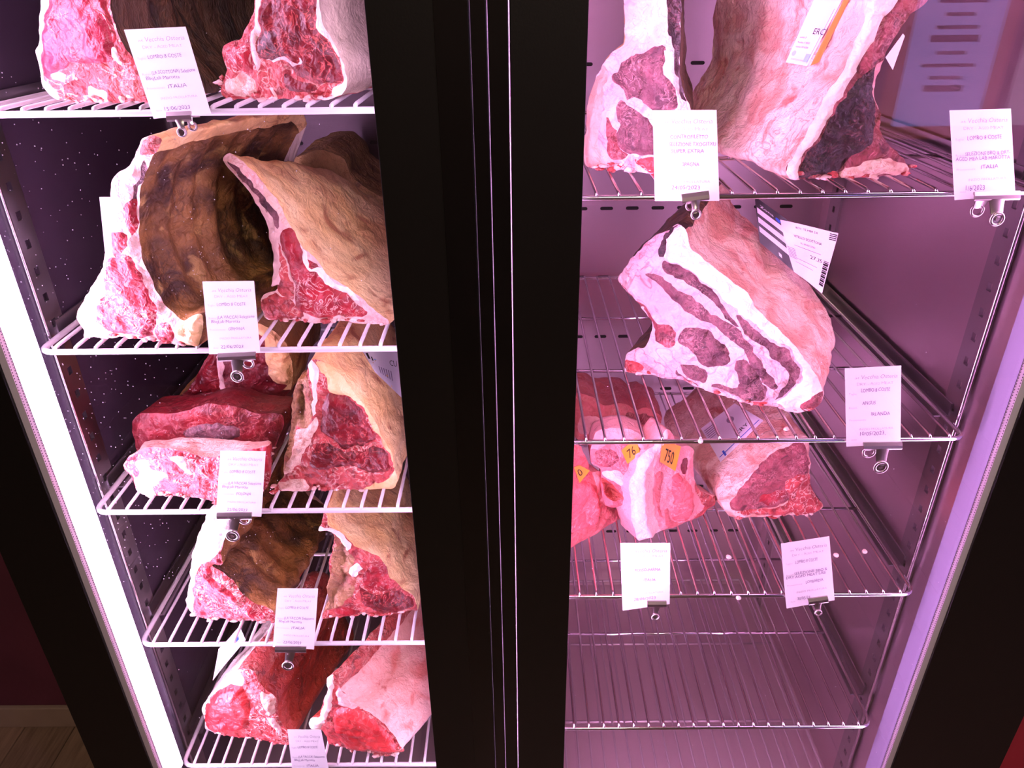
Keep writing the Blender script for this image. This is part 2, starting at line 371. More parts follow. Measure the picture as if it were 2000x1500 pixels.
pilaster(WL, 1, 'steel_rail', .60, .65, zoff=zo); pilaster(WR, -1, 'steel_rail', .60, .65, zoff=zo)
for xw, sd in ((WR, -1), (WL, 1)):
    MB().tube([(xw+sd*.008, .050, ZF), (xw+sd*.008, .050, ZT)], .0028, 8).build('edge_bead', 'chrome', cab, True)
# LED bars and added fill bars: aluminium profiles with an opal cover on the chamber side
def led(mat, x, sg, zb, w, y0, y1, wrap):
    """x: chamber-side edge, sg: +1 when the chamber lies towards +X, y0..y1 depth of the bar, wrap: cover goes round its front too"""
    lb = MB().box(min(x-sg*.004, x-sg*w), max(x-sg*.004, x-sg*w), y0+.004, y1, zb-.02, 2.06).build('led_or_fill_bar', 'alu_edge', cab)
    prof = [(0, y1), (0, y0+.003), (-.003, y0)]
    prof += [(-w, y0), (-w, y0+.0038), (-.0038, y0+.0038)] if wrap else [(-.0038, y0)]
    prof += [(-.0038, y1)]
    mb = MB(); mb.prism([(x+sg*a, b, zb) for a, b in prof], (0, 0, 2.05-zb)); mb.build('diffuser', mat, lb)
led('led_left', -.634, 1, .52, .030, -.086, -.009, True)
led('led_right', .060, 1, .34, .05, -.088, -.030, True)
led('fill_inner', -.135, -1, .34, .03, -.088, -.030, True)  # added fill light, unseen behind the middle stile, brightens the left chamber's fat sides
led('fill_outer', .671, -1, .34, .02, -.088, -.035, False)  # added fill light, hidden behind the right stile, brightens the right chamber
# ------------------------------------------------------------------ the doors
DF, DB = -.112, -.094            # front and rear of the door frames
def fx(x, y=-.112): return x*(.9+y)/.85   # widths measured on the plane y = -.05
def door(label, x0, x1, g0, g1):
    d = thing('glass_door', label, 'door', ((x0+x1)/2, DF, .15))
    z0, z1 = .15, 2.12
    MB().box(x0, g0, DF, DB, z0, z1).build('stile', 'door_black', d, bevel=.001)
    MB().box(g1, x1, DF, DB, z0, z1).build('stile', 'door_black', d, bevel=.001)
    MB().box(g0, g1, DF, DB, z0, ZF+.02).build('rail', 'door_black', d, bevel=.001)
    MB().box(g0, g1, DF, DB, 2.03, z1).build('rail', 'door_black', d, bevel=.001)
    MB().box(g0, g1, -.1105, -.1080, ZF+.02, 2.03).build('pane', 'door_glass', d)
    MB().box(g0, g1, -.0990, -.0970, ZF+.02, 2.03).build('pane', 'door_glass', d)
    for xs, sg in ((g0, 1), (g1, -1)):
        if abs(xs) < .3: continue      # the spacer lies inside the wide middle stile
        s = MB().box(min(xs, xs+sg*.009), max(xs, xs+sg*.009), -.1078, -.0992, ZF+.02, 2.03).build('spacer', 'spacer', d)
        mb = MB()
        for k in range(420):
            z = ZF+.03+k*.004; xx = xs+sg*.0091
            mb.box(min(xx, xx+sg*.0003), max(xx, xx+sg*.0003), -.1068, -.1058, z, z+.0016); mb.box(min(xx, xx+sg*.0003), max(xx, xx+sg*.0003), -.1012, -.1002, z, z+.0016)
        p = mb.build('perforation', 'dot_dark', s); p['kind'] = 'stuff'
        MB().box(min(xs, xs+sg*.005), max(xs, xs+sg*.005), -.0965, -.0925, ZF, 2.05).build('gasket', 'gasket', d)
    return d
dl = door('left glass door with black frame beside the lit white LED bar', fx(-.768), fx(-.0455), fx(-.665), fx(-.1515))
dr = door('right glass door with black frame in front of the steel chamber', fx(-.0035), fx(.862), fx(.0775), fx(.6685))
MB().box(fx(-.0815), fx(-.0462), DF-.002, DF, .15, 2.12).build('cover_strip', 'door_gloss', dl)
for xa, xb in ((fx(-.0443), fx(-.0275)), (fx(-.0261), fx(-.0050))):
    tag(MB().box(xa, xb, DF+.001, DB, .15, 2.12).build('door_strip', 'door_gloss', bevel=.0008), 'narrow black closing strip between the doors, %s of the pair' % ('left' if xa < -.03 else 'right'), 'strip', 'closing strips between the doors')
# dust on the inner pane, as the LED picks it out
mb = MB()
for k in range(900):
    if random.random() < .8: x = -.60+abs(random.gauss(0, .16)); z = random.uniform(1.05, 1.75)
    else: x = random.uniform(-.65, -.16); z = random.uniform(.5, 1.9)
    if x > -.16: continue
    r = random.uniform(.0002, .0005); mb.box(x-r, x+r, -.0968, -.0964, z-r*random.uniform(.6, 1.5), z+r)
tag(mb.build('dust_specks', 'dust', dl), kind='stuff')
mb = MB()
for k in range(120):
    x = random.uniform(.085, .65); z = random.uniform(.45, 1.5); r = random.uniform(.0002, .00045); mb.box(x-r, x+r, -.0968, -.0964, z-r, z+r)
tag(mb.build('dust_specks', 'dust', dr), kind='stuff')
# ------------------------------------------------------------------ wire shelves
ZL = [1.6755, 1.3725, 1.1025, .8215, .4995]
ZR = [1.5715, 1.2205, .9225, .599, .322]
def shelf(label, x0, x1, z, mat, r, rw, side):
    s = thing('wire_shelf', label, 'shelf', ((x0+x1)/2, .34, z), 'wire shelves of the meat cabinet')
    D = .676; c = .018
    path = []
    cs = [(x0, 0), (x1, 0), (x1, D), (x0, D)]
    ctr = [(x0+c, c, 1.0*math.pi, 1.5*math.pi), (x1-c, c, 1.5*math.pi, 2*math.pi), (x1-c, D-c, 0, .5*math.pi), (x0+c, D-c, .5*math.pi, math.pi)]
    for cx, cy, a0, a1 in ctr:
        for a in np.linspace(a0, a1, 5): path.append((cx+c*math.cos(a), cy+c*math.sin(a), z))
    path.append(path[0]); path.insert(1, tuple((np.array(path[0])+path[1])/2))
    MB().tube(path, r, 10, False).build('frame', mat, s, True)
    for yy in (.225, .45):
        MB().tube([(x0, yy, z-.001), (x1, yy, z-.001)], r*.85, 8).build('crossbar', mat, s, True)
    zt = r+rw*.55
    wm = MB().tube([(0, -.001, r*.2), (0, .0015, zt), (0, .008, zt+.0006), (0, D-.004, zt), (0, D, r*.3)], rw, 8).mesh('wire', mat, (0, 0, 0), True)
    sp = .02735
    n = int((x1-x0-.03)/sp)+1
    for k in range(n):
        xx = (x1-.0235-k*sp) if side > 0 else (x0+.0235+k*sp)
        if not (x0+.012 < xx < x1-.012): continue
        o = bpy.data.objects.new('wire', wm); COL.objects.link(o); o.parent = s
        o.location = Vector((xx, 0, z))-s.location
    return s
ordn = ['top', 'second', 'third', 'fourth', 'bottom']
shl = []
for i, z in enumerate(ZL):
    shl.append(shelf('pale coated wire shelf in the left chamber, %s from the top' % ['topmost', 'second', 'third', 'fourth', 'fifth'][i] if i else 'pale coated wire shelf at the top of the left chamber',
                     -.643, -.075, z, 'coated_wire', .0040, .0026, -1))
for i, z in enumerate(ZR):
    shl.append(shelf(['shiny steel wire shelf at the top of the right chamber under two bone-in loins', 'shiny steel wire shelf under the large label-tagged loin on the right',
                      'shiny steel wire shelf under the pork chops', 'empty steel wire shelf low in the right chamber', 'lowest steel wire rack just above the right chamber floor'][i],
                     .010, .642, z, 'chrome' if i < 4 else 'dull_wire', .0036, .0022, 1))
for i, z in enumerate(ZL+ZR):
    lft = i < 5
    for xw, sd in (((WL, 1), (PL0-.002, -1)) if lft else ((WR, -1), (PL1+.002, 1))):
        if abs(z-.322) < .01: continue
        mb = MB(); xa, xb = sorted((xw+sd*.0055, xw+sd*.030)); xc, xd = sorted((xw+sd*.0055, xw+sd*.008))
        mb.box(xa, xb, .075, .67, z-.0085, z-.0062); mb.box(xc, xd, .075, .67, z-.0062, z+.014)
        mb.build('shelf_rail', 'steel_rail', cab)
# ------------------------------------------------------------------ pieces of meat
BV = {}
def inpoly(P, poly):
    x, y = P[:, 0], P[:, 1]; res = np.zeros(len(P), bool); n = len(poly); j = n-1
    for i in range(n):
        xi, yi = poly[i]; xj, yj = poly[j]
        if yi != yj:
            c = ((yi > y) != (yj > y)) & (x < (xj-xi)*(y-yi)/(yj-yi)+xi); res ^= c
        j = i
    return res
def mindist(P, Q):
    out = np.empty(len(P))
    for a in range(0, len(P), 2000):
        out[a:a+2000] = np.sqrt(((P[a:a+2000, None, :]-Q[None])**2).sum(2).min(1))
    return out
def sms(t): t = np.clip(t, 0, 1); return t*t*(3-2*t)
def closed_curve(P, ns):
    """cardinal spline through P (n,3) with ns[i] samples on segment i"""
    P = np.array(P, float); n = len(P); out = []
    for i in range(n):
        p0, p1, p2, p3 = P[i-1], P[i], P[(i+1) % n], P[(i+2) % n]
        L = np.linalg.norm(p2-p1)
        m1 = (p2-p0); m2 = (p3-p1)
        l1 = np.linalg.norm(m1)+1e-9; l2 = np.linalg.norm(m2)+1e-9
        m1 = m1/l1*min(L*.9, l1*.45); m2 = m2/l2*min(L*.9, l2*.45)
        for k in range(ns[i]):
            t = k/ns[i]; t2, t3 = t*t, t*t*t
            out.append((2*t3-3*t2+1)*p1+(t3-2*t2+t)*m1+(-2*t3+3*t2)*p2+(t3-t2)*m2)
    return np.array(out)
def displace(P, amps, seed):
    out = np.array(P, float); o = Vector((seed*3.17, seed*1.31, seed*2.23))
    for (a, f) in amps:
        for i in range(len(P)):
            v = noise.noise_vector(Vector(P[i])*f+o); out[i, 0] += a*v[0]; out[i, 1] += a*v[1]; out[i, 2] += a*v[2]
    return out
SEED = [0]
US_NAME = 'underside'
def meat(label, shelf_z, base, pts, runs, regions, face='redfat', depth=.3, bsx=1.0, bsz=1.0, dx=0.0, dz=0.0, lean=0.0, name='beef_loin', cat='meat',
         group='cuts of meat on the shelves', amp=1.0, dome=.004, Y0=None, ribs=0.0, spacing=.0034, lift=.0, twist=True, ymax=.66):
    SEED[0] += 1; sd = SEED[0]
    zt = shelf_z+.0075+lift
    if Y0 is None:
        A = un(*base[0], Z=zt); B = un(*base[1], Z=zt)
        sl = (B[1]-A[1])/(B[0]-A[0]); sl = max(-.9, min(.9, sl)); Ya, Xa = A[1], A[0]
    else:
        sl = 0.0; Ya, Xa = Y0, 0.0
    def onplane(px, py):
        d = ray(px, py)  # Y = Ya + sl (X-Xa) + lean (Z-zt)
        t = (Ya+sl*(CAM[0]-Xa)+lean*(CAM[2]-zt)-CAM[1])/(d[1]-sl*d[0]-lean*d[2])
        return CAM+t*d
    F = np.array([onplane(p[0], p[1]) for p in pts])
    F[:, 2] = np.maximum(F[:, 2], zt-.001)
    ctr = F.mean(0); nrm = np.array([-sl, 1, 0])/math.hypot(sl, 1)
    Bk = F.copy(); Bk[:, 0] = ctr[0]+(F[:, 0]-ctr[0])*bsx; Bk[:, 2] = zt+(F[:, 2]-zt)*bsz+dz
    Bk = Bk+nrm*depth; Bk[:, 0] += dx
    for i, p in enumerate(pts):
        if len(p) >= 4: Bk[i] = un(p[2], p[3], Y=F[i][1]+depth)
    Bk[:, 1] = np.minimum(Bk[:, 1], ymax); Bk[:, 2] = np.maximum(Bk[:, 2], zt-.001)
    ns = [max(2, int(round(max(np.linalg.norm(F[(i+1) % len(F)]-F[i]), np.linalg.norm(Bk[(i+1) % len(F)]-Bk[i]))/spacing))) for i in range(len(F))]
    C0 = closed_curve(F, ns); C1 = closed_curve(Bk, ns); n = len(C0)
    segkey = []
    for i in range(len(F)):
        k = [r for r in runs if r[0] <= i][-1]; segkey += [(k[1], k[2])]*ns[i]
    M = max(8, int(depth/.007))
    amps = [(.0060*amp, 11), (.0032*amp, 38), (.0016*amp, 105)]
    # ---- sides
    T = np.linspace(0, 1, M+1)
    rings = []
    for t in T:
        R = C0+(C1-C0)*t
        c = R.mean(0)
        if t > .86:   # rounded far end
            k = (t-.86)/.14; R = c+(R-c)*(1-.16*k*k)
        rings.append(R)
    R = np.array(rings)
    for i in range(n):
        if ribs and 'lining' in segkey[i][0]:
            ph = R[:, i, 1]*2*math.pi/.042
            R[:, i, 0] += ribs*np.sin(ph)*sms(T*6)
    flat = displace(R.reshape(-1, 3), amps, sd)
    flat[:, 2] = np.maximum(flat[:, 2], zt-.0015)
    R = flat.reshape(M+1, n, 3)
    loc = np.array([ctr[0], ctr[1]+depth/2, zt])
    root = thing(name, label, cat, tuple(loc), group)
    allv, allf = [], []
    keys = []
    for k in segkey:
        if k not in keys: keys.append(k)
    for key in keys:
        mb = MB(); idx = {}
        def vid(j, i):
            i %= n
            if (j, i) not in idx: idx[(j, i)] = len(mb.v); mb.v.append(tuple(R[j, i]))
            return idx[(j, i)]
        for i in range(n):
            if segkey[i] != key: continue
            for j in range(M): mb.f.append([vid(j, i), vid(j, i+1), vid(j+1, i+1), vid(j+1, i)])
        if key == keys[0]:
            c = R[M].mean(0); c = c+np.array([0, .012, 0]); ci = len(mb.v); mb.v.append(tuple(c))
            for i in range(n): mb.f.append([vid(M, i), vid(M, i+1), ci])
        mb.build(key[0], key[1], root, True)
        b = len(allv); allv += mb.v; allf += [[q+b for q in f] for f in mb.f]
    # ---- cut face
    O2 = C0[:, [0, 2]]
    polys = []
    for rg in regions:
        q = np.array([onplane(p[0], p[1]) for p in rg[2]])
        nn = [max(1, int(round(np.linalg.norm(q[(i+1) % len(q)]-q[i])/.0045))) for i in range(len(q))]
        cq = closed_curve(q, nn)[:, [0, 2]]
        for i in range(len(cq)):
            v = noise.noise_vector(Vector((cq[i, 0]*60, sd*2.1, cq[i, 1]*60))); w2 = noise.noise_vector(Vector((cq[i, 0]*160, sd*1.1, cq[i, 1]*160))); cq[i, 0] += .0036*v[0]+.0020*w2[0]; cq[i, 1] += .0036*v[2]+.0020*w2[2]
        polys.append(cq)
    lo, hi = O2.min(0), O2.max(0); sp = spacing
    gx, gz = np.meshgrid(np.arange(lo[0], hi[0], sp), np.arange(lo[1], hi[1], sp*.87))
    gx[1::2] += sp/2
    G = np.stack([gx.ravel(), gz.ravel()], 1); G += rng.uniform(-.2, .2, G.shape)*sp
    G = G[inpoly(G, O2)]; G = G[mindist(G, O2) > sp*.55]
    pts2 = [O2]; edges = [(i, (i+1) % n) for i in range(n)]; b = n
    for cq in polys:
        keep = inpoly(cq, O2); k2 = len(cq)
        ids = {}
        for i in range(k2):
            if keep[i]: ids[i] = b+len(ids)
        pk = cq[keep]
        for i in range(k2):
            if keep[i] and keep[(i+1) % k2]: edges.append((ids[i], ids[(i+1) % k2]))
        pts2.append(pk); b += len(pk)
        if len(G): G = G[mindist(G, cq) > sp*.5]
    pts2.append(G)
    V2 = np.concatenate(pts2)
    cv, ce, cf, ov, oe, of = delaunay_2d_cdt([Vector((float(a), float(c))) for a, c in V2], edges, [], 0, 1e-6)
    V = np.array([(v[0], v[1]) for v in cv]); TR = np.array([f for f in cf if len(f) == 3])
    cen = V[TR].mean(1); TR = TR[inpoly(cen, O2)]; cen = V[TR].mean(1)
    do = mindist(V, O2)
    h = dome*sms(do/.012)
    reg = -np.ones(len(TR), int)
    for k, (rg, cq) in enumerate(zip(regions, polys)):
        reg[inpoly(cen, cq)] = k
        bul = rg[3] if len(rg) > 3 else .003; wd = rg[4] if len(rg) > 4 else .008
        ins = inpoly(V, cq); dr_ = mindist(V, cq)
        h += np.where(ins, bul*sms(dr_/wd)*sms(do/.008), 0)
    Y = Ya+sl*(V[:, 0]-Xa)
    P3 = np.stack([V[:, 0], Y, V[:, 1]], 1); P3[:, 1] += lean*(V[:, 1]-zt)
    D3 = displace(P3, amps, sd)
    fine = np.array([noise.noise(Vector((p[0]*140, p[2]*140, sd)))*.0016+noise.noise(Vector((p[0]*55, p[2]*55, sd+9)))*.0028 for p in P3])
    D3[:, :3] -= (nrm*1.0)[None]*((h+fine*amp*sms(do/.006))[:, None])
    D3[:, 2] = np.maximum(D3[:, 2], zt-.0015)
    groups = {}
    for k in range(-1, len(regions)):
        t = TR[reg == k]
        if len(t) == 0: continue
        key = (face_name(face), face) if k < 0 else (regions[k][0], regions[k][1])
        mb = MB(); used = {}
        for tri in t:
            f = []
            for q in tri:
                if q not in used: used[q] = len(mb.v); mb.v.append(tuple(D3[q]))
                f.append(used[q])
            mb.f.append(f)
        mb.build(key[0], key[1], root, True)
        b = len(allv); allv += mb.v; allf += [[q+b for q in f] for f in mb.f]
    if name.startswith('beef'):      # ragged scraps of fat and flesh along the lower front edge
        for smat, cnt in (('fat_seam', 13), ('redfat', 13)):
            mb = MB(); bi = [i for i in range(n) if segkey[i][0] == US_NAME] or [0]
            for _ in range(cnt):
                i = random.choice(bi); p = R[0, i]+np.array([random.uniform(-.004, .004), random.uniform(-.004, .006), random.uniform(.000, .008)])
                e = bmesh.new(); bmesh.ops.create_icosphere(e, subdivisions=2, radius=1.0)
                sc = np.array([random.uniform(.003, .0075), random.uniform(.002, .005), random.uniform(.0016, .0042)]); b = len(mb.v); so = random.random()*50
                for v in e.verts:
                    q = np.array(v.co)*(1+.45*noise.noise(Vector(v.co)*1.6+Vector((so, 0, 0))))
                    mb.v.append(tuple(p+q*sc))
                mb.f += [[v.index+b for v in f.verts] for f in e.faces]; e.free()
            tag(mb.build('scraps', smat, root, True), kind='stuff')
    BV[root.name] = BVHTree.FromPolygons([Vector(v) for v in allv], allf)
    return root
def face_name(f):
    return {'redfat': 'cut_face', 'fat_white': 'fat_face', 'fat_cream': 'fat_face', 'fat_pink': 'fat_face', 'fat_pork': 'fat_face', 'fat_aged': 'fat_face', 'fat_seam': 'fat_face'}.get(f, 'cut_face')
FC, RL, US, BE = 'fat_cap', 'rib_lining', 'underside', 'bone_edge'
LM, DL, BN, FR, FS = 'lean_muscle', 'dark_lean', 'bone', 'fat_rim', 'fat_seam'
# --- left chamber, top shelf
meat('pink-red bone-in loin with white fat rim, left one on the top left shelf', ZL[0], S1([(400, 1090), (1100, 1105)]),
     S1([(165, -600), (160, 0), (140, 150), (130, 400), (112, 480), (85, 560), (82, 650), (95, 760), (115, 850), (150, 930), (220, 1020), (310, 1075), (420, 1092), (600, 1100), (800, 1105), (1000, 1107), (1250, 1108), (1400, 1090),
         (1380, 950), (1250, 780), (1130, 640), (1040, 520), (980, 400), (930, 300), (880, 150), (850, 0), (830, -600)]),
     [(0, FC, 'fat_white'), (11, US, 'redfat'), (17, RL, 'lining_dark'), (26, FC, 'fat_white')],
     [(FR, 'fat_white', S1([(60, -600), (60, 1100), (340, 1085), (340, 1000), (240, 900), (160, 780), (130, 650), (135, 560), (180, 400), (205, 300), (210, 0), (210, -600)]), .001),
      (LM, 'lean_pink', S1([(215, -600), (215, 0), (210, 300), (182, 400), (140, 560), (140, 650), (170, 760), (240, 860), (290, 830), (380, 770), (450, 730), (520, 690), (650, 690), (800, 680), (925, 660), (950, 620), (900, 480), (870, 350), (830, 200), (790, 130), (740, 110), (690, 60), (650, 0), (640, -600)]), .005),
      (DL, 'lean', S1([(690, -600), (690, 0), (740, 90), (800, 120), (850, 250), (890, 340), (885, 440), (930, 480), (900, 290), (860, 140), (830, 0), (810, -600)]), .002),
      (FS, 'fat_seam', S1([(900, 480), (960, 520), (1020, 620), (1040, 720), (1000, 700), (950, 620)]), .003),
      (DL, 'lean_deep', S1([(400, 900), (520, 860), (650, 880), (680, 960), (620, 1010), (450, 980)]), -.004),
      (FS, 'fat_seam', S1([(290, 810), (350, 790), (430, 810), (430, 860), (310, 870)]), .004),
      (BN, 'bone_red', S1([(1000, 890), (1150, 860), (1300, 920), (1340, 1080), (1050, 1080), (1000, 1000)]), .002),
      (BN, 'bone', S1([(690, 930), (760, 950), (860, 960), (860, 1080), (700, 1080), (650, 1020)]), .003)],
     depth=.38, ribs=.006)
meat('dark red bone-in loin with grey outer fat, right one on the top left shelf', ZL[0], S2([(120, 1190), (1100, 1215)]),
     S2([(490, -700), (490, 0), (490, 180), (400, 340), (330, 470), (230, 520), (140, 560), (110, 660), (125, 770), (150, 870), (100, 1020), (70, 1130), (120, 1195), (300, 1195), (500, 1200), (700, 1210), (900, 1215), (1100, 1218), (1300, 1218),
         (1400, 1195), (1520, 1120), (1600, 1000), (1600, 850), (1560, 700), (1480, 560), (1400, 430), (1350, 300), (1310, 150), (1300, 0), (1300, -700)]),
     [(0, RL, 'lining_dark'), (10, US, 'redfat'), (19, FC, 'fat_grey'), (29, FC, 'fat_grey')],
     [(FR, 'fat_white', S2([(1260, -700), (1260, 0), (1285, 300), (1400, 500), (1500, 680), (1550, 850), (1540, 980), (1340, 1180), (1340, 1260), (1700, 1260), (1700, -700)]), .001),
      (LM, 'lean_deep', S2([(590, -700), (590, 0), (600, 300), (580, 600), (600, 720), (700, 740), (870, 740), (900, 790), (1000, 880), (1150, 960), (1260, 1010), (1400, 980), (1500, 990), (1545, 930), (1530, 800), (1470, 660), (1370, 480), (1290, 320), (1265, 100), (1255, -700)]), .005),
      (BE, 'fat_seam', S2([(500, -700), (500, 0), (520, 300), (490, 480), (510, 700), (560, 860), (590, 820), (570, 600), (590, 300), (570, 0), (570, -700)]), .003),
      (LM, 'lean', S2([(350, 560), (430, 400), (490, 360), (480, 560), (500, 740), (490, 860), (330, 880), (180, 800), (150, 680), (250, 600)]), .003),
      (DL, 'lean_deep', S2([(880, 900), (1050, 960), (1230, 1030), (1180, 1110), (1000, 1110), (900, 1060)]), .003),
      (BN, 'bone', S2([(180, 960), (260, 920), (400, 910), (540, 960), (560, 1060), (500, 1160), (300, 1150), (150, 1080)]), .004),
      (FS, 'fat_seam', S2([(640, 740), (870, 735), (1040, 760), (1060, 670), (1085, 680), (1080, 760), (1000, 800), (850, 770)]), .005),
      (BN, 'bone', S2([(690, 1060), (740, 1060), (770, 1210), (720, 1215)]), .004)],
     depth=.32, bsx=1.06, ribs=.004)
# --- left chamber, second shelf
meat('tall bone-in loin with brown rib cavity and marbled pink face, left second shelf', ZL[1], K2([(420, 1100), (900, 1130)]),
     K2([(700, 112), (660, 190), (625, 250), (560, 285), (540, 330), (528, 420), (525, 560), (512, 680), (505, 755), (450, 860), (400, 930), (378, 970), (385, 1030), (405, 1062), (412, 1100), (500, 1108), (600, 1106), (700, 1115), (800, 1125), (900, 1132), (950, 1138),
         (975, 1060), (1000, 975), (930, 985), (870, 1000), (800, 950), (740, 850), (700, 740), (672, 640), (665, 520), (672, 400), (700, 300), (725, 250), (760, 180), (800, 115), (750, 96)]),
     [(0, FC, 'fat_white'), (14, US, 'fat_seam'), (20, RL, 'lining_brown'), (33, FC, 'fat_cream')],
     [(DL, 'lean_aged', K2([(700, 225), (712, 260), (690, 320), (650, 400), (620, 460), (600, 470), (640, 380), (680, 290)]), -.002),
      (LM, 'lean', K2([(612, 430), (650, 400), (658, 520), (645, 590), (612, 530)]), .001),
      (LM, 'lean', K2([(560, 590), (600, 575), (622, 615), (605, 690), (560, 700)]), .001),
      (LM, 'lean_marbled', K2([(520, 760), (580, 700), (640, 690), (680, 780), (720, 880), (755, 960), (752, 1085), (680, 1092), (590, 1085), (500, 1030), (490, 950), (520, 900)]), .003),
      ('chine_fat', 'fat_cream', K2([(850, 1010), (900, 970), (1010, 950), (990, 1060), (965, 1140), (890, 1140), (840, 1070)]), .004),
      ('rib_end', 'bone_red', K2([(690, 130), (750, 90), (810, 110), (770, 175), (710, 200), (680, 190)]), .003),
      (LM, 'lean_marbled', K2([(770, 1020), (810, 1010), (840, 1080), (830, 1120), (770, 1115)]), .002),
      (DL, 'lean', K2([(505, 900), (530, 880), (550, 900), (530, 935), (505, 930)]), -.002),
      (DL, 'lean', K2([(565, 1000), (585, 1000), (590, 1080), (570, 1080)]), -.002)],
     face='fat_seam', depth=.29, dx=.055, bsx=1.02, bsz=.96, ribs=.005)
meat('leaning loin with yellow fat cap and red face, left chamber second shelf', ZL[1], S10([(450, 1402), (1050, 1425)]),
     S10([(25, 140), (80, 220), (170, 320), (240, 430), (310, 540), (350, 640), (380, 750), (410, 870), (408, 1010), (398, 1130), (450, 1110), (440, 1160), (340, 1200), (312, 1260), (350, 1385), (450, 1402), (600, 1408), (750, 1416), (900, 1416), (1050, 1424), (1180, 1432),
          (1340, 1430), (1340, 1380), (1250, 1330), (1130, 1250), (1030, 1170), (900, 1080), (800, 980), (740, 900), (660, 810), (590, 720), (520, 620), (460, 520), (400, 420), (330, 330), (250, 240), (150, 140), (70, 85)]),
     [(0, RL, 'lining_brown'), (15, US, 'redfat'), (21, FC, 'fat_cream')],
     [(DL, 'lean_aged', S10([(50, 135), (130, 190), (220, 290), (310, 400), (400, 500), (450, 600), (450, 680), (410, 620), (330, 500), (240, 380), (150, 270), (90, 200)]), -.002),
      (FS, 'fat_pink', S10([(330, 330), (470, 530), (560, 660), (540, 680), (470, 640), (430, 540), (340, 420)]), .002),
      (LM, 'lean', S10([(480, 730), (500, 680), (560, 680), (620, 780), (690, 880), (760, 960), (820, 1050), (900, 1130), (980, 1190), (1100, 1290), (1170, 1370), (1000, 1385), (820, 1375), (650, 1335), (600, 1220), (580, 1080), (550, 960), (500, 840)]), .005),
      ('lean_edge', 'redfat', S10([(465, 780), (500, 880), (540, 1000), (575, 1150), (590, 1230), (520, 1200), (460, 1150), (480, 1000)]), .001),
      (BN, 'redfat', S10([(330, 1230), (460, 1190), (600, 1250), (660, 1380), (380, 1390), (322, 1300)]), .003),
      (FR, 'fat_white', S10([(640, 800), (700, 880), (720, 960), (800, 1000), (900, 1100), (1030, 1180), (1100, 1260), (980, 1190), (870, 1140), (760, 1000), (690, 960), (670, 880)]), .005)],
     face='fat_seam', depth=.27, bsz=.66, dx=.05, bsx=1.15)
meat('dark yellowish loin standing behind the leaning loin near the black door frame', ZL[1], K2([(1500, 800), (1800, 800)]),
     K2([(1430, 240), (1480, 205), (1560, 180), (1620, 190), (1680, 240), (1700, 300), (1740, 340), (1830, 390), (1900, 430), (1960, 560), (1960, 780), (1800, 800), (1600, 800), (1480, 790), (1470, 500)]),
     [(0, FC, 'fat_dull'), (10, US, 'fat_dull'), (13, RL, 'lining_brown')],
     [(LM, 'lean_crust', K2([(1560, 300), (1640, 330), (1760, 430), (1800, 560), (1700, 620), (1580, 480)]), .002)],
     face='fat_dull', Y0=.37, depth=.22)
# --- left chamber, third shelf
meat('long dark red boneless fillet lying behind the marbled block', ZL[2], K3([(400, 880), (1100, 880)]),
     K3([(315, 640), (335, 580), (370, 550), (500, 548), (620, 540), (700, 510), (780, 492), (900, 505), (1020, 540), (1120, 552), (1190, 560), (1195, 620), (1170, 690), (1140, 760), (1110, 880), (800, 880), (400, 880), (345, 760), (325, 690)]),
     [(0, 'outer_muscle', 'lean_dim'), (13, US, 'lean_dim'), (16, 'outer_muscle', 'lean_dim')],
     [(FS, 'lean_aged', K3([(620, 640), (760, 600), (900, 610), (940, 680), (800, 700), (660, 690)]), .004)], face='lean_dim', name='beef_fillet', Y0=.115, depth=.10, bsz=.8, amp=.8)
meat('marbled boneless beef block with fat top at front of the left third shelf', ZL[2], S11([(370, 1085), (1050, 1150)]),
     S11([(65, 730, 330, 600), (130, 650, 300, 540), (240, 585, 310, 480), (330, 545, 330, 455), (480, 540, 480, 438), (640, 565, 640, 425), (780, 590, 800, 418), (900, 640, 940, 414), (1000, 660, 1060, 416), (1170, 650, 1230, 424), (1400, 610, 1430, 440), (1600, 580, 1640, 455), (1700, 550, 1785, 465),
          (1730, 650, 1790, 600), (1730, 800, 1780, 740), (1725, 950, 1760, 860), (1695, 1040, 1740, 960), (1500, 1150), (1200, 1190), (1050, 1205), (850, 1190), (700, 1180), (600, 1140), (480, 1130), (370, 1135), (300, 1080), (220, 1020), (160, 900), (120, 830), (75, 790)]),
     [(0, FC, 'fat_pink'), (12, 'outer_muscle', 'lean'), (16, US, 'redfat'), (24, 'outer_muscle', 'fat_white')],
     [(FS, 'fat_white', S11([(60, 720), (140, 830), (200, 960), (260, 1060), (370, 1140), (480, 1130), (430, 1040), (500, 920), (620, 860), (540, 820), (430, 790), (360, 690), (280, 650), (240, 700), (300, 800), (260, 880), (180, 820), (110, 760)]), .003),
      (FS, 'fat_seam', S11([(620, 650), (740, 630), (850, 720), (860, 850), (800, 830), (720, 740)]), .004),
      (DL, 'lean', S11([(110, 690), (240, 600), (400, 570), (640, 590), (860, 640), (930, 690), (800, 640), (600, 620), (480, 640), (380, 640), (250, 660)]), .002),
      (DL, 'lean', S11([(620, 880), (700, 840), (780, 860), (760, 910), (660, 940), (610, 930)]), -.002),
      (LM, 'lean', S11([(880, 760), (1000, 740), (1200, 740), (1500, 760), (1690, 900), (1660, 1040), (1400, 1150), (1100, 1190), (900, 1180), (800, 1080), (860, 950), (900, 860)]), .003)],
     face='lean_marbled', name='beef_block', depth=.075, amp=.8, dome=.003)
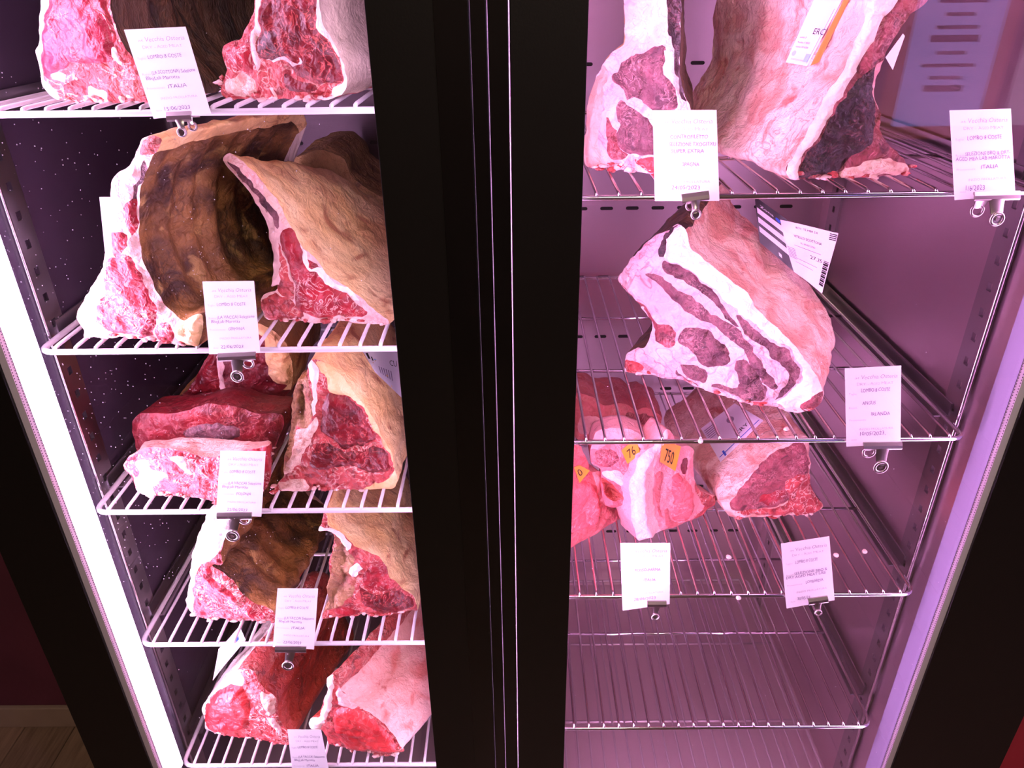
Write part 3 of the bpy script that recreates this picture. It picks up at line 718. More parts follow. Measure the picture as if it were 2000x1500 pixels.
meat('dark red T-shaped loin with cream fat standing behind the fillet', ZL[2], K3([(700, 640), (1100, 640)]),
     K3([(590, 510), (595, 465), (650, 420), (700, 335), (760, 235), (800, 180), (850, 120), (900, 40), (960, 20), (1060, 60), (1150, 100), (1210, 160), (1240, 260), (1245, 360), (1225, 430), (1170, 480), (1130, 640), (900, 640), (620, 640)]),
     [(0, RL, 'lining_brown'), (7, FC, 'fat_cream'), (15, US, 'redfat')],
     [(FR, 'fat_cream', K3([(900, 0), (1300, 60), (1300, 420), (1190, 420), (1215, 395), (1130, 370), (1105, 300), (1090, 160), (1040, 80)]), .004),
      (DL, 'lean_deep', K3([(700, 340), (780, 230), (820, 190), (840, 400), (760, 430), (650, 430)]), .003),
      (FR, 'fat_cream', K3([(580, 470), (700, 455), (830, 480), (830, 520), (700, 530), (580, 530)]), .004),
      (FS, 'fat_seam', K3([(820, 200), (850, 200), (860, 390), (1000, 430), (1150, 470), (1150, 490), (980, 460), (840, 410)]), .003)],
     face='lean_dim', Y0=.235, depth=.24)
meat('prime rib loin with deep red eye muscle beside the black door frame, left third shelf', ZL[2], S3([(420, 1395), (1000, 1385)]),
     S3([(310, 340), (340, 290), (400, 285), (480, 330), (560, 400), (640, 480), (720, 560), (800, 690), (870, 800), (930, 920), (1000, 1030), (1040, 1110), (1060, 1230), (1090, 1300), (1060, 1375), (950, 1392), (800, 1395), (640, 1400), (520, 1400), (420, 1392), (350, 1330), (330, 1400), (40, 1415), (70, 1330), (120, 1250),
         (110, 1100), (130, 980), (160, 850), (180, 700), (200, 560), (230, 470), (300, 420)]),
     [(0, FC, 'fat_cream'), (14, US, 'redfat'), (23, RL, 'lining_brown')],
     [('rib_crust', 'crust_brown', S3([(20, 1300), (100, 900), (170, 600), (210, 440), (300, 400), (330, 480), (360, 600), (370, 740), (310, 850), (200, 880), (190, 1000), (150, 1200), (120, 1270)]), -.020, .03),
      (BE, 'fat_white', S3([(300, 340), (345, 285), (400, 350), (395, 480), (400, 740), (375, 760), (360, 600), (350, 480)]), .005),
      (BE, 'bone', S3([(200, 900), (300, 850), (400, 770), (390, 860), (330, 980), (270, 1100), (200, 1210), (120, 1260), (150, 1120)]), .004),
      (FR, 'fat_cream', S3([(390, 300), (480, 340), (600, 400), (750, 560), (880, 760), (980, 960), (1060, 1080), (1080, 1200), (1130, 1300), (1060, 1400), (780, 1390), (800, 1350), (960, 1310), (1030, 1250), (1040, 1130), (960, 1020), (880, 880), (800, 720), (700, 590), (580, 560), (510, 550), (490, 470), (420, 380)]), .003),
      (LM, 'lean_deep', S3([(460, 600), (500, 560), (570, 560), (700, 610), (780, 720), (840, 830), (890, 930), (880, 990), (760, 1030), (640, 1040), (540, 960), (440, 910), (430, 800), (460, 680)]), .006),
      (LM, 'lean_deep', S3([(390, 1010), (460, 980), (560, 1020), (700, 1070), (880, 1030), (960, 1050), (1010, 1120), (1010, 1220), (900, 1240), (720, 1190), (560, 1180), (420, 1200), (340, 1150)]), .005),
      (BN, 'bone', S3([(60, 1340), (160, 1290), (280, 1280), (320, 1330), (310, 1390), (100, 1400)]), .004)],
     face='redfat', depth=.26, dx=.03, bsz=1.04)
# --- left chamber, fourth shelf
meat('bone-in loin with mossy brown cavity, left one on the left chamber fourth shelf', ZL[3], S4([(100, 920), (700, 950)]),
     S4([(200, 20), (150, 150), (100, 260), (65, 400), (50, 520), (45, 620), (35, 690), (25, 780), (45, 860), (100, 910), (200, 940), (300, 965), (400, 970), (500, 950), (600, 945), (700, 960), (745, 950),
         (735, 880), (650, 840), (560, 790), (470, 700), (400, 620), (300, 550), (220, 500), (320, 480), (325, 430), (300, 380), (320, 280), (370, 130), (380, 20)]),
     [(0, FC, 'fat_white'), (9, US, 'redfat'), (16, RL, 'lining_brown'), (29, FC, 'fat_white')],
     [(LM, 'lean_marbled', S4([(110, 560), (150, 500), (210, 510), (250, 600), (330, 650), (420, 720), (500, 800), (600, 850), (720, 900), (720, 940), (600, 920), (480, 900), (300, 920), (150, 880), (90, 800), (100, 680)]), .005),
      (LM, 'lean', S4([(230, 440), (300, 430), (320, 470), (240, 490)]), .003),
      (FR, 'fat_white', S4([(0, 0), (0, 960), (90, 900), (85, 700), (100, 540), (130, 480), (230, 430), (320, 280), (380, 100), (400, 0)]), .001)],
     face='redfat', depth=.28, dx=.025, ribs=.004)
meat('bone-in loin with wide fat cap and crusty ribs, right one on the left fourth shelf', ZL[3], S4([(1180, 920), (1750, 885)]),
     S4([(1150, 60), (1140, 140), (1115, 200), (1180, 215), (1240, 260), (1235, 400), (1215, 500), (1215, 600), (1180, 680), (1195, 740), (1200, 820), (1165, 880), (1160, 922), (1250, 928), (1400, 920), (1480, 890), (1600, 897), (1780, 885), (1850, 860),
         (1930, 850), (1925, 770), (1880, 720), (1800, 660), (1730, 600), (1690, 500), (1640, 430), (1540, 380), (1420, 330), (1310, 250), (1200, 165), (1180, 60)]),
     [(0, RL, 'crust_brown'), (12, US, 'redfat'), (19, FC, 'fat_cream')],
     [('rib_crust', 'crust_brown', S4([(1100, 150), (1240, 260), (1230, 500), (1150, 700), (1160, 850), (1250, 840), (1340, 760), (1400, 720), (1430, 580), (1390, 520), (1420, 420), (1300, 270)]), -.014, .03),
      (BE, 'fat_white', S4([(1120, 170), (1190, 170), (1300, 260), (1400, 340), (1380, 370), (1290, 300), (1190, 220), (1120, 240)]), .004),
      (BN, 'fat_white', S4([(1390, 500), (1440, 460), (1480, 500), (1440, 570), (1390, 570)]), .007),
      (LM, 'lean', S4([(1490, 560), (1570, 470), (1620, 450), (1690, 500), (1700, 580), (1740, 650), (1720, 690), (1600, 690), (1520, 680), (1480, 620)]), .004),
      (LM, 'lean_deep', S4([(1450, 640), (1500, 700), (1620, 720), (1760, 690), (1880, 740), (1900, 800), (1800, 850), (1650, 860), (1560, 820), (1480, 780)]), .003),
      (LM, 'lean', S4([(1250, 860), (1360, 830), (1440, 850), (1420, 900), (1280, 905)]), .003),
      (FR, 'fat_cream', S4([(1180, 60), (1300, 240), (1480, 330), (1640, 420), (1700, 480), (1750, 610), (1900, 740), (1960, 860), (2000, 600), (1700, 300), (1300, 60)]), .002)],
     face='redfat', depth=.27, bsx=1.1, dx=.02)
# --- left chamber, bottom shelf
meat('fresh red loin with round eye muscle, left one on the bottom left shelf', ZL[4], S5([(250, 1110), (680, 1185)]),
     S5([(25, 870), (32, 930), (45, 990), (60, 1050), (150, 1085), (250, 1112), (380, 1135), (480, 1145), (560, 1182), (680, 1188), (745, 1180),
         (765, 1110), (720, 1060), (680, 980), (655, 880), (645, 800), (570, 740), (510, 670), (470, 600), (400, 570), (330, 580), (270, 640), (180, 690), (100, 745), (50, 805)]),
     [(0, FC, 'fat_white'), (4, US, 'redfat'), (10, RL, 'lining_red'), (17, BE, 'bone_red'), (20, FC, 'fat_white')],
     [(FR, 'fat_white', S5([(0, 1060), (0, 700), (300, 560), (400, 640), (360, 690), (300, 675), (190, 700), (90, 780), (50, 880), (60, 1000), (200, 1070), (180, 1100), (60, 1060)]), .001),
      (LM, 'lean_fresh', S5([(60, 880), (95, 790), (190, 705), (300, 675), (370, 700), (420, 790), (460, 880), (440, 970), (400, 1030), (280, 1055), (150, 1040), (70, 990)]), .008),
      (BN, 'bone', S5([(520, 720), (570, 760), (630, 790), (640, 880), (640, 930), (590, 920), (560, 860), (530, 800)]), .006),
      (FS, 'fat_seam', S5([(600, 950), (650, 960), (700, 1060), (690, 1080), (630, 1020)]), .004)],
     face='redfat', depth=.26, dx=.035, bsz=1.15)
meat('fresh red loin with broad rosy fat side, right one on the bottom left shelf', ZL[4], S5([(1150, 1205), (1600, 1305)]),
     S5([(925, 1020), (950, 965), (1030, 940), (1045, 880), (1065, 800), (1095, 745), (1085, 650), (1130, 600), (1180, 640), (1200, 720), (1260, 800), (1340, 875), (1450, 925), (1560, 1010), (1625, 1110), (1680, 1185), (1692, 1235), (1640, 1305), (1560, 1312), (1460, 1285), (1350, 1255), (1250, 1235), (1150, 1208), (1085, 1192), (1050, 1090), (935, 1055)]),
     [(0, RL, 'lining_red'), (6, BE, 'bone_red'), (9, FC, 'fat_rosy'), (16, US, 'fat_seam'), (23, RL, 'lining_red')],
     [(FS, 'fat_white', S5([(910, 1060), (950, 950), (1040, 930), (1080, 720), (1070, 640), (1140, 590), (1150, 700), (1140, 850), (1080, 960), (1030, 1040)]), .004),
      (LM, 'lean_fresh', S5([(1140, 940), (1190, 885), (1300, 885), (1400, 920), (1500, 985), (1570, 1060), (1620, 1140), (1680, 1215), (1640, 1250), (1520, 1240), (1400, 1230), (1280, 1190), (1190, 1130), (1160, 1040)]), .006),
      (FS, 'fat_seam', S5([(1190, 720), (1250, 790), (1340, 870), (1320, 890), (1220, 860), (1180, 800)]), .003)],
     face='redfat', depth=.27, dx=.10, bsz=1.12, bsx=1.05)
# --- right chamber, top shelf
meat('aged loin with grey-purple face beside the black frame on the top right shelf', ZR[0], S8([(150, 1405), (600, 1432)]),
     S8([(420, -1000), (420, -300), (425, 0), (395, 130), (250, 240), (180, 360), (108, 480), (90, 600), (45, 800), (22, 1000), (10, 1200), (20, 1370), (150, 1405), (240, 1390), (400, 1412), (600, 1432), (760, 1460), (960, 1470), (1090, 1400),
         (1105, 1000), (1095, 800), (1050, 680), (1000, 480), (985, 250), (980, -300), (970, -1000)]),
     [(0, FC, 'fat_cream'), (12, US, 'fat_seam'), (18, RL, 'lining_dark'), (25, FC, 'fat_white')],
     [('fat_roll', 'fat_rosy', S8([(0, 1390), (15, 900), (90, 560), (190, 370), (235, 480), (195, 620), (185, 900), (135, 1150), (230, 1260), (225, 1410)]), .006, .012),
      (DL, 'lean_black', S8([(870, -1000), (990, -1000), (990, 250), (1010, 480), (1060, 680), (1010, 650), (965, 480), (935, 300), (890, 120), (860, -300)]), -.003),
      (LM, 'lean_aged', S8([(270, 470), (350, 420), (380, 330), (460, 260), (560, 200), (680, 150), (780, 140), (850, 160), (835, 280), (830, 380), (870, 480), (935, 560), (965, 680), (930, 760), (850, 800), (740, 790), (620, 720), (520, 680), (440, 700), (400, 640), (340, 560)]), .004),
      (FS, 'fat_pink', S8([(840, 180), (900, 200), (940, 350), (975, 520), (990, 650), (940, 560), (880, 470), (835, 380)]), .003),
      (LM, 'lean_aged', S8([(330, 800), (380, 730), (450, 760), (560, 820), (680, 920), (780, 1060), (800, 1220), (640, 1230), (500, 1240), (400, 1180), (350, 1090), (380, 980), (330, 880)]), .004),
      (LM, 'lean_aged', S8([(760, 860), (900, 840), (1060, 840), (1080, 1000), (1060, 1200), (900, 1250), (860, 1100)]), .003),
      (DL, 'lean_crust', S8([(230, 880), (300, 960), (370, 1060), (390, 1180), (480, 1240), (420, 1290), (300, 1290), (250, 1180)]), .003),
      (DL, 'redfat', S8([(560, 1280), (700, 1260), (1000, 1290), (1040, 1400), (800, 1430), (600, 1400)]), .003)],
     face='fat_aged', depth=.20, dx=-.02, bsx=.9)
OL = meat('large aged loin with lumpy pink fat and black face on the top right shelf', ZR[0], K5([(1000, 788), (1400, 783)]),
     K5([(1800, -300), (1560, 0), (1490, 70), (1440, 150), (1395, 240), (1362, 330), (1345, 400), (1352, 500), (1355, 590), (1385, 640), (1435, 680), (1472, 730), (1485, 768), (1420, 782), (1300, 787), (1150, 788), (1060, 792), (960, 790),
         (935, 740), (985, 680), (1040, 600), (1100, 500), (1170, 380), (1230, 270), (1270, 150), (1310, 0), (1380, -300)]),
     [(0, RL, 'lining_dark'), (12, US, 'fat_pink'), (17, FC, 'fat_pink')],
     [(FR, 'fat_white', K5([(1300, -300), (1200, 300), (920, 760), (940, 800), (985, 785), (1000, 720), (1060, 640), (1120, 560), (1180, 460), (1280, 300), (1350, 150), (1440, 0), (1600, -300)]), .004),
      (LM, 'lean_black', K5([(985, 775), (1010, 725), (1070, 645), (1130, 560), (1190, 460), (1300, 330), (1340, 285), (1345, 420), (1330, 540), (1310, 640), (1240, 690), (1150, 760), (1060, 775)]), .002),
      (FS, 'fat_pork', K5([(1340, 300), (1385, 250), (1390, 330), (1355, 400), (1345, 480)]), .004),
      (DL, 'lean_crust', K5([(1280, 330), (1340, 200), (1440, 40), (1530, -20), (1440, 150), (1380, 250), (1330, 300)]), .001),
      (BN, 'bone', K5([(1200, 740), (1300, 710), (1400, 700), (1470, 740), (1480, 770), (1300, 782), (1180, 780)]), .005)],
     face='lean_crust', depth=.30, dx=-.10, bsz=.80, amp=1.3)
# --- right chamber, second shelf
PL = meat('big tilted loin with white fat band and dark striped face, right second shelf', ZR[1], S7([(180, 1158), (1300, 1448)]),
     S7([(30, 440), (100, 350), (230, 220), (350, 130), (440, 85), (505, 45), (560, 90), (600, 200), (700, 310), (850, 440), (940, 540), (1040, 680), (1130, 740), (1250, 860), (1370, 990), (1470, 1100), (1530, 1200), (1565, 1290), (1575, 1370), (1530, 1410), (1430, 1445), (1300, 1448), (1220, 1415), (1100, 1392), (950, 1382), (850, 1342), (700, 1282), (560, 1222), (470, 1202), (380, 1197), (290, 1172), (180, 1157), (90, 1142),
         (88, 1090), (108, 1000), (180, 965), (240, 960), (280, 910), (290, 850), (280, 760), (240, 690), (170, 600), (80, 520), (42, 480)]),
     [(0, RL, 'lining_dark'), (6, FC, 'fat_pink'), (19, US, 'fat_seam'), (32, RL, 'lining_dark')],
     [('fat_band', 'fat_white', S7([(375, 300), (390, 200), (450, 110), (560, 60), (620, 180), (850, 420), (1130, 720), (1470, 1080), (1600, 1380), (1300, 1470), (1225, 1410), (1320, 1300), (1395, 1200), (1390, 1080), (1250, 930), (1060, 780), (900, 680), (740, 500), (560, 360), (400, 310)]), .002),
      (DL, 'lean_black', S7([(440, 90), (515, 45), (450, 125), (395, 200), (375, 300), (345, 300), (358, 190)]), .000),
      (DL, 'lean_aged', S7([(370, 330), (430, 325), (560, 370), (660, 440), (730, 520), (800, 610), (850, 690), (905, 775), (880, 775), (820, 700), (740, 610), (640, 530), (560, 480), (470, 440), (400, 390)]), -.004),
      (DL, 'lean_aged', S7([(250, 410), (310, 400), (380, 430), (450, 490), (560, 560), (640, 610), (720, 680), (820, 740), (920, 810), (1010, 900), (1080, 1000), (1150, 1090), (1210, 1180), (1230, 1240), (1200, 1265), (1120, 1180), (1060, 1080), (980, 980), (880, 890), (760, 800), (640, 720), (540, 660), (420, 590), (380, 540), (300, 460)]), .002),
      (LM, 'lean_aged', S7([(490, 860), (540, 790), (620, 780), (720, 830), (800, 900), (860, 980), (872, 1070), (800, 1100), (700, 1112), (640, 1060), (590, 990), (520, 910)]), .005),
      (LM, 'lean_aged', S7([(510, 1100), (560, 1085), (640, 1110), (700, 1150), (692, 1212), (620, 1195), (550, 1160)]), .003),
      (DL, 'lean_aged', S7([(470, 1130), (520, 1165), (640, 1232), (560, 1208), (480, 1175)]), .001),
      (LM, 'lean_aged', S7([(910, 1090), (960, 1040), (1060, 1080), (1100, 1150), (1140, 1230), (1160, 1330), (1060, 1362), (960, 1332), (850, 1292), (740, 1242), (800, 1232), (920, 1272), (955, 1200)]), .003),
      (DL, 'lean_aged', S7([(895, 690), (960, 740), (1050, 800), (1150, 870), (1260, 960), (1340, 1040), (1385, 1130), (1362, 1210), (1320, 1280), (1260, 1330), (1220, 1360), (1290, 1220), (1315, 1160), (1270, 1090), (1180, 990), (1090, 910), (1000, 850), (920, 775)]), -.003),
      (DL, 'lean_crust', S7([(50, 490), (120, 540), (190, 600), (270, 680), (330, 770), (440, 780), (470, 860), (440, 940), (350, 900), (300, 800), (250, 690), (170, 600)]), .001),
      (BN, 'redfat', S7([(92, 1060), (180, 1060), (240, 1110), (180, 1150), (90, 1132)]), .003),
      ('blood_spot', 'lean_fresh', S7([(1040, 1372), (1150, 1358), (1162, 1388), (1060, 1396)]), .001),
      (DL, 'lean_crust', S7([(1420, 1400), (1480, 1330), (1560, 1290), (1600, 1390), (1440, 1450)]), .005)],
     face='fat_aged', depth=.19, dx=-.015, bsx=.90, bsz=.98, dz=.045, amp=1.2)
# --- right chamber, third shelf
PK = 'pork chops on the right third shelf'
TL = meat('smaller loin with blue-printed sticker on its pale fat, right third shelf', ZR[2], K7([(760, 645), (1080, 630)]),
     K7([(690, 590), (700, 545), (740, 510), (800, 460), (860, 400), (920, 345), (990, 310), (1060, 290), (1070, 400), (1062, 470), (1080, 530), (1135, 600), (1100, 628), (960, 640), (780, 647), (725, 640)]),
     [(0, FC, 'fat_pink'), (7, RL, 'lining_dark'), (11, US, 'fat_seam'), (15, FC, 'fat_pink')],
     [(LM, 'lean_crust', K7([(722, 590), (760, 515), (845, 420), (930, 350), (1040, 312), (1062, 400), (1050, 470), (1010, 520), (960, 575), (860, 600), (760, 612)]), .004),
      ('flesh_edge', 'redfat', K7([(955, 480), (1050, 460), (1085, 530), (1130, 595), (1090, 625), (960, 632), (800, 632), (760, 615), (880, 600), (970, 575)]), .005),
      (DL, 'lean', K7([(860, 535), (930, 520), (960, 545), (900, 575), (840, 570)]), .002)],
     face='fat_pink', depth=.30, dx=-.03, bsx=1.15, bsz=.98)
meat('pink pork rib slab at the back left of the right third shelf', ZR[2], S6([(80, 470), (500, 470)]),
     S6([(60, 480), (60, 110), (160, 110), (260, 160), (350, 180), (460, 170), (520, 180), (600, 230), (680, 205), (760, 230), (830, 270), (840, 320), (800, 400), (740, 470), (480, 490)]),
     [(0, FC, 'pork_dim'), (13, US, 'pork_dim')], [(FS, 'fat_pork', S6([(80, 300), (200, 280), (360, 330), (300, 420), (100, 430)]), .004), (LM, 'lean_dim', S6([(500, 240), (600, 260), (700, 260), (780, 330), (640, 350), (520, 330)]), .003)],
     face='pork_dim', name='pork_rib', group=PK, Y0=.36, depth=.12)
PK2 = meat('pork chop with pale arched fat and orange tag, behind the front chops', ZR[2], S6([(300, 1075), (540, 1030)]),
     S6([(190, 560), (230, 450), (330, 395), (450, 385), (560, 400), (650, 440), (700, 500), (700, 640), (620, 760), (560, 900), (540, 1000), (440, 1080), (330, 1060), (300, 900), (290, 760), (200, 700)]),
     [(0, FC, 'fat_pork'), (11, US, 'pork')], [('fat_arch', 'fat_pork', S6([(150, 560), (230, 440), (450, 370), (720, 480), (720, 640), (640, 640), (620, 540), (480, 490), (330, 510), (250, 580)]), .004), (DL, 'lean_crust', S6([(240, 600), (330, 570), (430, 600), (420, 680), (330, 720), (240, 700)]), .002), (FS, 'fat_seam', S6([(300, 770), (430, 740), (560, 840), (540, 900), (440, 850)]), .006), (DL, 'lining_red', S6([(300, 820), (380, 845), (460, 920), (500, 1000), (400, 1010), (320, 940)]), -.016, .015)],
     face='pork', name='pork_chop', group=PK, Y0=.135, depth=.05, amp=.7)
PK1 = meat('pork chop with large pink eye cut off by the black door frame', ZR[2], S6([(40, 1440), (500, 1170)]),
     S6([(-120, 500), (80, 530), (150, 640), (200, 780), (280, 790), (300, 900), (340, 1020), (420, 1110), (540, 1150), (500, 1190), (380, 1260), (250, 1340), (120, 1410), (30, 1450), (-140, 1480)]),
     [(0, FC, 'fat_pork'), (9, US, 'redfat')], [(LM, 'pork', S6([(-110, 900), (50, 880), (150, 850), (220, 900), (270, 1000), (290, 1120), (240, 1220), (100, 1280), (-110, 1330)]), .006), (FS, 'fat_pork', S6([(210, 790), (280, 800), (330, 1010), (400, 1110), (310, 1070), (240, 900)]), .003)],
     face='pork_dim', name='pork_chop', group=PK, depth=.06, amp=.7)
PK3 = meat('pork chop with long white fat tail and gold tag reading 750', ZR[2], S6([(620, 1400), (1220, 1150)]),
     S6([(640, 640), (760, 540), (860, 390), (920, 430), (970, 540), (1080, 560), (1115, 600), (1100, 720), (1115, 830), (1160, 940), (1220, 970), (1310, 1010), (1300, 1060), (1230, 1110), (1190, 1160), (1100, 1240), (990, 1320), (900, 1395), (760, 1400), (630, 1395), (590, 1310), (555, 1200), (555, 1060), (545, 930), (560, 860), (600, 780)]),
     [(0, FC, 'fat_pork'), (12, US, 'redfat'), (19, FC, 'fat_pork')],
     [('fat_tail', 'fat_tail', S6([(860, 400), (760, 535), (640, 650), (585, 780), (535, 900), (535, 1200), (585, 1330), (620, 1420), (890, 1420), (830, 1310), (765, 1200), (740, 1060), (742, 880), (765, 700), (820, 560), (885, 450)]), .014, .035),
      (LM, 'pork', S6([(905, 830), (960, 795), (1020, 830), (1080, 910), (1100, 1020), (1080, 1130), (1030, 1200), (930, 1200), (900, 1120), (915, 1000)]), .006),
      (LM, 'pork_dim', S6([(760, 800), (800, 770), (830, 810), (810, 960), (800, 1100), (830, 1200), (780, 1130), (755, 980)]), .002),
      (LM, 'lean_dim', S6([(985, 720), (1020, 650), (1045, 660), (1030, 780), (1000, 790)]), .002),
      (LM, 'pork_dim', S6([(840, 1130), (880, 1090), (900, 1190), (1000, 1230), (1080, 1200), (1110, 1150), (1060, 1240), (930, 1330), (890, 1330), (860, 1230)]), .003),
      ('chine_edge', 'redfat', S6([(1110, 830), (1180, 940), (1330, 1000), (1320, 1080), (1200, 1180), (1000, 1340), (900, 1400), (920, 1340), (1060, 1250), (1120, 1160), (1180, 1080), (1130, 960)]), .002)],
     face='pork_light', name='pork_chop', group=PK, depth=.05, amp=.7)
# ------------------------------------------------------------------ lettering
_tc = {}
def glyphs(txt, thin=-.012):
    if (txt, thin) in _tc: return _tc[(txt, thin)]
    cu = bpy.data.curves.new('lettering', 'FONT'); cu.body = txt; cu.resolution_u = 2; cu.offset = thin
    ob = bpy.data.objects.new('lettering', cu); COL.objects.link(ob)
    me = ob.to_mesh(); vs_ = [(v.co.x, v.co.y) for v in me.vertices]; fs = [list(p.vertices) for p in me.polygons]
    ob.to_mesh_clear(); bpy.data.objects.remove(ob); bpy.data.curves.remove(cu)
    xs = [v[0] for v in vs_] or [0, 1]; x0, x1 = min(xs), max(xs)
    vs_ = [((x-x0)/(x1-x0+1e-9), y) for x, y in vs_]
    _tc[(txt, thin)] = (vs_, fs, x1-x0); return _tc[(txt, thin)]
def write(mb, fn, txt, u0, u1, vb, h, shear=0.0, wob=0.0, thin=-.012):
    """lay one line of lettering from u0 to u1 with its baseline at vb and capital height h (v runs down)"""
    vv, ff, wd = glyphs(txt, thin); b = len(mb.v)
    for x, y in vv:
        yy = y/.7*h
        u = u0+x*(u1-u0)+shear*yy; v = vb-yy+wob*math.sin(x*17+vb*40)*h
        mb.v.append(tuple(fn(u, v)))
    mb.f += [[q+b for q in f] for f in ff]
def bilin(q):
    q = [np.array(p) for p in q]
    return lambda u, v: (q[0]*(1-u)+q[1]*u)*(1-v)+(q[3]*(1-u)+q[2]*u)*v
def card(label, corners, lines, fold=0.0):
    YC = -.0060
    Q = [un(px, py, Y=YC) for px, py in corners]
    fn0 = bilin(Q)
    fn = lambda u, v: fn0(u, v)+np.array([0, -fold*max(0, v-.55)**2*(1-u), 0])
    c = (Q[2]+Q[3])/2
    root = thing('label_card', label, 'card', tuple(c), 'price cards clipped to the shelf edges')
    P = [[fn(u, v) for u in np.linspace(0, 1, 7)] for v in np.linspace(0, 1, 11)]
    mb = MB(); mb.grid(P); n = len(mb.v); fr = list(mb.f)
    mb.v += [(x, y+.0005, z) for x, y, z in mb.v]; mb.f += [[q+n for q in f][::-1] for f in fr]
    ring = list(range(7))+[7*i+6 for i in range(1, 11)]+list(range(75, 69, -1))+[7*i for i in range(9, 0, -1)]
    for i in range(len(ring)):
        a, b = ring[i], ring[(i+1) % len(ring)]; mb.f.append([a, b, b+n, a+n])
    mb.build('card', 'paper', root)
    lf = lambda u, v: fn(u, v)+np.array([0, -.0004, 0])
    pr, pen = MB(), MB()
    write(pr, lf, 'at', .17, .25, .135, .028, .3, thin=-.015); write(pr, lf, 'Vecchia Osteria', .28, .93, .14, .05, .25, .05, -.012)
    write(pr, lf, 'D', .21, .26, .215, .036, thin=-.02); write(pr, lf, 'RY -', .27, .42, .215, .029, thin=-.02); write(pr, lf, 'A', .45, .50, .215, .036, thin=-.02); write(pr, lf, 'GED', .505, .62, .215, .029, thin=-.02)
    write(pr, lf, 'M', .65, .71, .215, .036, thin=-.02); write(pr, lf, 'EAT', .72, .86, .215, .029, thin=-.02)
    write(pr, lf, 'Taglio:', .06, .21, .33, .026, thin=-.02); write(pr, lf, 'Razza:', .06, .21, .505, .026, thin=-.02)
    write(pr, lf, 'Provenienza:', .06, .37, .665, .026, thin=-.02); write(pr, lf, 'INIZIO FROLLATURA', .24, .86, .79, .028, thin=-.018); write(pr, lf, 'data', .09, .19, .92, .022, thin=-.02)
    for (t, u0, u1, v, h) in lines: write(pen, lf, t, u0, u1, v, h, .1, .09, -.004)
    pr.build('printed_lettering', 'ink_print', root); pen.build('handwriting', 'ink_pen', root)
    return root
MAR = lambda b, org, d: [('LOMBO 8 COSTE', .24, .80, .325, .04), (b, .22, .95, .50, .042), ('BbqLab Marotta', .10, .66, .56, .04), (org, .42, .74, .665, .042), (d, .24, .68, .92, .045)]
card('white meat card reading ITALIA on the top left shelf', K1([(605, 145), (905, 130), (1030, 555), (750, 580)]), MAR('(LA SCOTTONA) Selezione', 'ITALIA', '15/06/2023'))
card('white meat card reading GERMANIA on the left chamber second shelf', K2([(988, 825), (1240, 822), (1270, 1172), (1022, 1180)]), MAR('(LA VACCA) Selezione', 'GERMANIA', '22/06/2023'))
card('overexposed white meat card on the left third shelf in front of the marbled block', K3([(825, 765), (1085, 770), (1060, 1145), (798, 1135)]), MAR('(LA VACCA) Selezione', 'POLONIA', '22/06/2023'))
card('blank-looking white meat card on the left fourth shelf', K4([(900, 488), (1128, 490), (1105, 832), (873, 818)]), MAR('(LA VACCA) Selezione', 'ITALIA', '22/06/2023'))
card('lilac-tinted meat card at the bottom left shelf, cut by the picture edge', K4([(955, 1283), (1145, 1285), (1205, 1590), (992, 1590)]), MAR('(LA VACCA) Selezione', 'ITALIA', '22/06/2023'))
card('white meat card reading SPAGNA on the top right shelf', K5([(352, 490), (635, 488), (648, 892), (362, 893)]),
     [('CONTROFILETTO', .26, .85, .30, .04), ('SELEZIONE TXOGITXU', .24, .97, .38, .042), ('SUPER EXTRA', .27, .78, .455, .042), ('SPAGNA', .44, .70, .60, .042), ('24/05/2023', .26, .70, .865, .045)])
card('lilac meat card reading SELEZIONE BBQ at the far right of the top right shelf', K5([(1670, 490), (1942, 482), (1962, 870), (1692, 888)]),
     [('LOMBO 8 COSTE', .26, .82, .325, .045), ('SELEZIONE BBQ & DRY-', .21, .95, .50, .042), ('AGED MEA LAB MAROTTA', .05, .94, .555, .042), ('ITALIA', .46, .74, .655, .045), ('1/6/2023', .19, .50, .90, .06)])
card('lilac meat card reading ANGUS and IRLANDA on the right second shelf', K6([(1205, 795), (1455, 782), (1452, 1130), (1212, 1142)]),
     [('LOMBO 8 COSTE', .28, .80, .30, .045), ('ANGUS', .30, .54, .46, .045), ('IRLANDA', .46, .80, .605, .045), ('10/05/2023,', .25, .72, .86, .05)])
card('white curled meat card below the pork chop fat tail on the right third shelf', K7([(248, 757), (465, 757), (462, 1022), (257, 1042)]),
     [('ROSSO-PARMA', .28, .80, .43, .045), ('ITALIA', .46, .70, .59, .045), ('28/06/2023', .24, .70, .88, .045)], .02)
card('tilted lilac meat card right of the curled card on the right third shelf', K7([(945, 760), (1155, 728), (1178, 1005), (968, 1037)]),
     [('LOMBO 8 COSTE', .26, .72, .33, .045), ('SELEZIONE BBQ &', .22, .90, .50, .042), ('DRY AGED MEAT LAB', .05, .86, .55, .04), ('LOMBARDIA', .44, .80, .66, .045), ('30/05/23', .24, .50, .90, .045)], .01)
